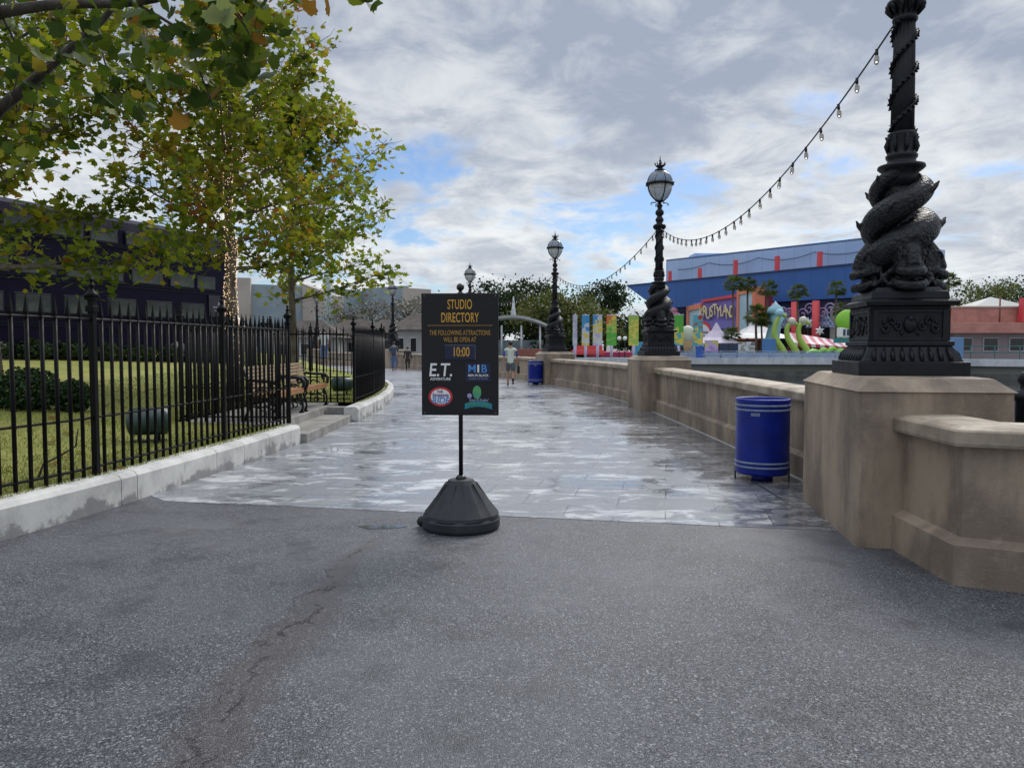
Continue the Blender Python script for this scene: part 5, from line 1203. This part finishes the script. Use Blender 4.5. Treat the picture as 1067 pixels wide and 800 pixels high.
# striped awning
m, t = newmat('red_white_stripe'); ob = t.n('ShaderNodeTexCoord').outputs['Object']; s_ = t.n('ShaderNodeSeparateXYZ', i_0=ob); f = t.m('GREATER_THAN', t.m('FRACT', t.m('MULTIPLY', s_.outputs[0], 1.15)), .5); finish(t, t.mix(f, (.70, .60, .66), (.45, .06, .12)), .6); stripe = m
o = empty('striped_stall', (px_at(850, 76), 76, .3)); MB().add([(-2.6, -1, 1.55), (3.4, -1, 1.05), (3.0, 1, 1.7), (-2.6, 1, 2.6), (-2.6, -1, 1.2), (3.4, -1, .8)], [(0, 1, 2, 3), (4, 5, 1, 0)]).build('awning', stripe, o); MB().box((0, .6, .55), (5, 1, 1.1)).build('counter', maroon, o); tag(o, 'stall with a sloping pink and white striped awning and maroon front', 'stall')
# green coils and sign
cg = col_m('bright_green_plastic', (.26, .60, .05)); o = empty('green_coils', (px_at(873, 72.5), 72.5, .3)); rn = random.Random(8)
for k in range(6):
    cx_ = -2.2+k*.85; MB().tube([(cx_+.55*math.cos(i*.45), rn.uniform(-.05, .05)+.2*math.sin(i), .35+(.38+.12*k % .3)*math.sin(i*.45)) for i in range(14)], .20, 8).build('coil', cg, o)
MB().tube([(-4.0, 0, .05), (-3.2, 0, .3), (-2.3, 0, .8)], [.05, .15, .22], 8).build('coil', cg, o); tag(o, 'heap of bright green coils at the water edge', 'ride decoration')
o = empty('green_ride_sign', (px_at(885, 74), 74, .3)); b = MB(); b.prism([(-1.5, -.2), (1.5, -.2), (1.5, .2), (-1.5, .2)], 1.5, 1.95); b.build('teal_bar', col_m('teal_bar', (.03, .26, .30)), o)
MB().ell((0, 0, 3.6), (1.45, .5, 1.15), 18).build('dome', cg, o); MB().box((0, -.1, 2.5), (2.5, .5, .95), bev=.1).build('white_band', white_p, o)
tb_ = MB(); [tb_.box((-.7+.35*k, -.38, 2.5), (.2, .06, .6)) for k in range(5)]; tb_.build('dark_bars', nv, o); MB().tube([(0, 0, 0), (0, 0, 2.2)], .2, 8).build('post', cg, o); MB().ell((.55, -.42, 3.7), (.55, .15, .5), 12).build('white_oval', col_m('oval_pale', (.60, .68, .72)), o)
tag(o, 'green domed ride sign with white band and dark bars', 'sign')
# ghost cluster of colour near lamp two
o = empty('ice_cream_figure', (px_at(716, 73), 73, .3)); o.name = 'tall_cone_prop'; MB().tube([(0, 0, .2), (0, 0, 1.7)], [.18, .5], 10).build('cone', col_m('cone_tan', (.50, .34, .18)), o); MB().ell((0, 0, 2.3), (.75, .6, .85), 12).build('scoop', col_m('scoop_cream', (.62, .66, .56)), o); tag(o, 'large pale round prop on a tan cone beside the green banner', 'prop')
# pink building
r = empty('pink_building', (px_at(1045, 70), 70, .3))
MB().box((2.5, 4, 1.3), (13.0, 6, 2.6)).build('lower_wall', col_m('mauve_render', (.34, .28, .30)), r); MB().box((1.7, 3.6, 2.85), (16.6, 8, .95), bev=.03).build('pink_band', pink, r)
MB().box((2.6, 4, 4.0), (13.6, 6, 1.5), bev=.03).build('upper_wall', pink, r); MB().box((2.6, 4, 4.8), (14, 6.2, .14)).build('parapet_cap', col_m('cap_cream', (.5, .4, .34)), r)
MB().add([(-1.5, 2, 4.87), (4, 2, 4.87), (4, 6, 4.87), (-1.5, 6, 4.87), (1.2, 4, 5.9)], [(0, 1, 4), (1, 2, 4), (2, 3, 4), (3, 0, 4)]).build('roof', col_m('grey_roof', (.30, .33, .33)), r)
MB().box((3.0, .5, 4.5), (2.6, .8, 2.2), taper=.86).build('red_pylon', redc, r); MB().tube([(.2, 1.0, 3.3), (.2, 1.0, 5.8)], .07, 8).build('drainpipe', brick_red, r)
for k in range(4): f_ = MB().box((-3+k*2.4, .95, 1.35), (1.4, .12, 1.3)).build('window', white_wall, r); MB().box((-3+k*2.4, .86, 1.35), (1.2, .08, 1.1)).build('pane', darkglass, f_)
tag(r, 'low pink stucco building with a red pylon at the right edge', 'building')
o = MB().lathe([(.0, -2), (.12, -2), (.12, .9), (.16, .93), (.16, 1.0), (.09, 1.04), (.07, 1.10), (.11, 1.16), (.09, 1.25), (.001, 1.30)], n=14).build('mooring_post', iron, None, (6.45, 9.6, -.05)); tag(o, 'black round headed post in the water at the right edge', 'post')

# ================================================================== PEOPLE
def skin_obj(name, V, E_, mats, parent, sub=2):
    me = bpy.data.meshes.new(name); me.from_pydata([v[:3] for v in V], E_, []); o = bpy.data.objects.new(name, me); col.objects.link(o)
    md = o.modifiers.new('s', 'SKIN'); md.use_smooth_shade = True
    for i, v in enumerate(V):
        d_ = me.skin_vertices[0].data[i]; r_ = v[3]; d_.radius = r_ if isinstance(r_, tuple) else (r_, r_); d_.use_root = (i == 0)
    sb = o.modifiers.new('u', 'SUBSURF'); sb.levels = sub; sb.render_levels = sub
    bpy.context.view_layer.update()
    out = bpy.data.meshes.new_from_object(o.evaluated_get(bpy.context.evaluated_depsgraph_get())); bpy.data.objects.remove(o); out.materials.clear()
    for m_ in mats: out.materials.append(m_)
    for p in out.polygons: p.use_smooth = True
    return link(name, out, parent)
skinm = pm('skin', (.42, .24, .17), (.36, .20, .14), 6, .5, bump=0); hairm = pm('dark_hair', (.012, .010, .009), None, 12, .5, bump=.3)
def person(loc, rz, h, shirt, legs, shoe, label, stride=.22, shorts=False, bag=None, sleeves=None, coat=False):
    k = h/1.75; root = empty('person', loc, rz); root.scale = (k, k, k); s = stride
    hipz = .93
    LK = (-.10, s*.45, .50); LA = (-.10, s*.9, .09); RK = (.10, -s*.15, .50); RA = (.10, -s*1.1, .16)
    V = [(0, 0, hipz, (.13, .10)), (0, 0, 1.12, (.12, .09)), (0, .01, 1.32, (.15, .10)), (0, 0, 1.44, (.11, .075)), (0, 0, 1.53, .052), (0, .01, 1.62, .07), (0, .015, 1.69, .065),
         (-.10, 0, .86, .085), LK+(.055,), LA+(.038,), (-.10, LA[1]+.17, .045, .035), (.10, 0, .86, .085), RK+(.055,), RA+(.038,), (.10, RA[1]+.12, .05, .033),
         (-.19, 0, 1.40, .055), (-.25, -s*.35, 1.13, .042), (-.25, -s*.55+.08, .90, .030), (-.25, -s*.55+.11, .83, .034), (.19, 0, 1.40, .055), (.25, s*.3, 1.13, .042), (.26, s*.55, .90, .030), (.26, s*.55+.03, .83, .034)]
    E_ = [(0, 1), (1, 2), (2, 3), (3, 4), (4, 5), (5, 6), (0, 7), (7, 8), (8, 9), (9, 10), (0, 11), (11, 12), (12, 13), (13, 14), (3, 15), (15, 16), (16, 17), (17, 18), (3, 19), (19, 20), (20, 21), (21, 22)]
    body = skin_obj('body', V, E_, [skinm], root)
    fm = MB()
    for hx, hy in ((-.25, -s*.55+.11), (.26, s*.55+.03)):
        sg_ = 1 if hx < 0 else -1
        for q in range(4): fm.tube([(hx, hy-.024+.016*q, .82), (hx+.004*sg_, hy-.024+.017*q, .775), (hx+.014*sg_, hy-.022+.016*q, .74-.004*(q in (1, 2)))], [.009, .008, .006], 6)
        fm.tube([(hx+.01*sg_, hy+.03, .84), (hx+.02*sg_, hy+.05, .80), (hx+.02*sg_, hy+.05, .77)], [.010, .009, .007], 6)
    fm.ell((0, .085, 1.625), (.014, .02, .02), 6)
    for s_ in (-1, 1): fm.ell((s_*.075, .01, 1.63), (.012, .02, .03), 6)
    fb_ = fm.build('fingers_and_face', skinm, body)
    hr = MB(); hr.ell((0, -.012, 1.665), (.088, .10, .092), 14); hr.build('hair', hairm, root)
    bot = .82 if not coat else .62
    skin_obj('shirt', [(0, 0, 1.05, (.15, .12)), (0, 0, bot+.05, (.165 if not coat else .21, .135)), (0, .01, 1.30, (.175, .125)), (0, 0, 1.44, (.12, .085)), (-.19, 0, 1.41, .068), (-.245, -s*.30, 1.16, .06), (.19, 0, 1.41, .068), (.245, s*.26, 1.16, .06)], [(0, 1), (0, 2), (2, 3), (3, 4), (4, 5), (3, 6), (6, 7)], [shirt], root)
    if sleeves: skin_obj('sleeve', [(-.20, 0, 1.405, .073), (-.252, -s*.33, 1.14, .062)], [(0, 1)], [sleeves], root); skin_obj('sleeve', [(.20, 0, 1.405, .073), (.252, s*.28, 1.14, .062)], [(0, 1)], [sleeves], root)
    if coat:
        for sx_, hy, e_ in ((-1, -s*.35, -s*.55+.08), (1, s*.3, s*.55)): skin_obj('sleeve', [(sx_*.245, hy*.9, 1.18, .062), (sx_*.26, e_, .90, .05)], [(0, 1)], [shirt], root)
    kl = .50 if shorts else .12
    for nm_, sx_, kk, aa in (('trouser_leg', -1, LK, LA), ('trouser_leg', 1, RK, RA)):
        ch = [(sx_*.06, 0, .95, .115), (sx_*.10, 0, .84, .105)]
        if shorts: ch.append((kk[0], kk[1]*.8, .56, .092))
        else: ch += [(kk[0], kk[1], kk[2], .075), (aa[0], aa[1]*.98, aa[2]+.05, .062)]
        skin_obj('shorts_leg' if shorts else nm_, ch, [(i, i+1) for i in range(len(ch)-1)], [legs], root)
        skin_obj('shoe', [(aa[0], aa[1]-.02, aa[2]-.02, .046), (aa[0], aa[1]+.08, aa[2]-.05, .042), (aa[0], aa[1]+.18, aa[2]-.055, .036)], [(0, 1), (1, 2)], [shoe], root)
        if shorts: skin_obj('sock', [(aa[0], aa[1], aa[2]+.0, .047), (aa[0], aa[1]-.02*0, aa[2]+.16, .050)], [(0, 1)], [shoe], root)
    if bag == 'back': MB().box((0, -.17, 1.22), (.30, .16, .42), bev=.05).build('backpack', col_m('backpack_blue', (.03, .06, .11)), root)
    return tag(root, label, 'person')
wsh = col_m('white_shirt', (.58, .66, .58)); bsl = col_m('blue_sleeve', (.03, .06, .30)); shm = col_m('grey_shorts', (.08, .10, .13)); blk = col_m('black_cloth', (.010, .009, .011)); jean = col_m('denim', (.07, .13, .28)); navy = col_m('navy_top', (.04, .06, .10))
person((-.06, 29.5, .004), 0, 1.72, wsh, shm, blk, 'walker in a white top with blue sleeves and grey shorts, back to camera', .20, True, sleeves=bsl)
tote = MB(); tote.box((0, 0, -.18), (.10, .24, .30), bev=.02); tote.tube([(0, -.08, -.04), (0, -.05, .10), (0, .05, .10), (0, .08, -.04)], .010, 5); o = tote.build('hand_bag', blk, None, (.25, 29.6, .80)); tag(o, 'small black bag in the right hand of the white topped walker', 'bag')
person((-7.15, 46.5, .004), 0, 1.78, navy, jean, blk, 'distant walker in blue jeans with a dark backpack beside the fence end', .20, bag='back')
person((-6.25, 46.0, .004), 0, 1.48, blk, blk, blk, 'shorter distant walker in a black robe left of the sign', .15, coat=True)
person((-9.3, 38.0, lawn_z(-9.3, 38)), .3, 1.72, white_wall, jean, blk, 'distant person in a white top and jeans behind the bench railings', .08)

# puddle
pd = MB(); pp = g(398, 549); pts = [(pp.x+.19*math.cos(a)*(1+.25*math.sin(3*a)), pp.y+.09*math.sin(a)*(1+.3*math.sin(2*a+1)), .003) for a in [i*2*PI/22 for i in range(22)]]
pd.add(pts, [tuple(range(22))]); tag(pd.build('puddle_water', puddlem), kind='structure')
print('objects', len(bpy.data.objects), 'polys', sum(len(m.polygons) for m in bpy.data.meshes))
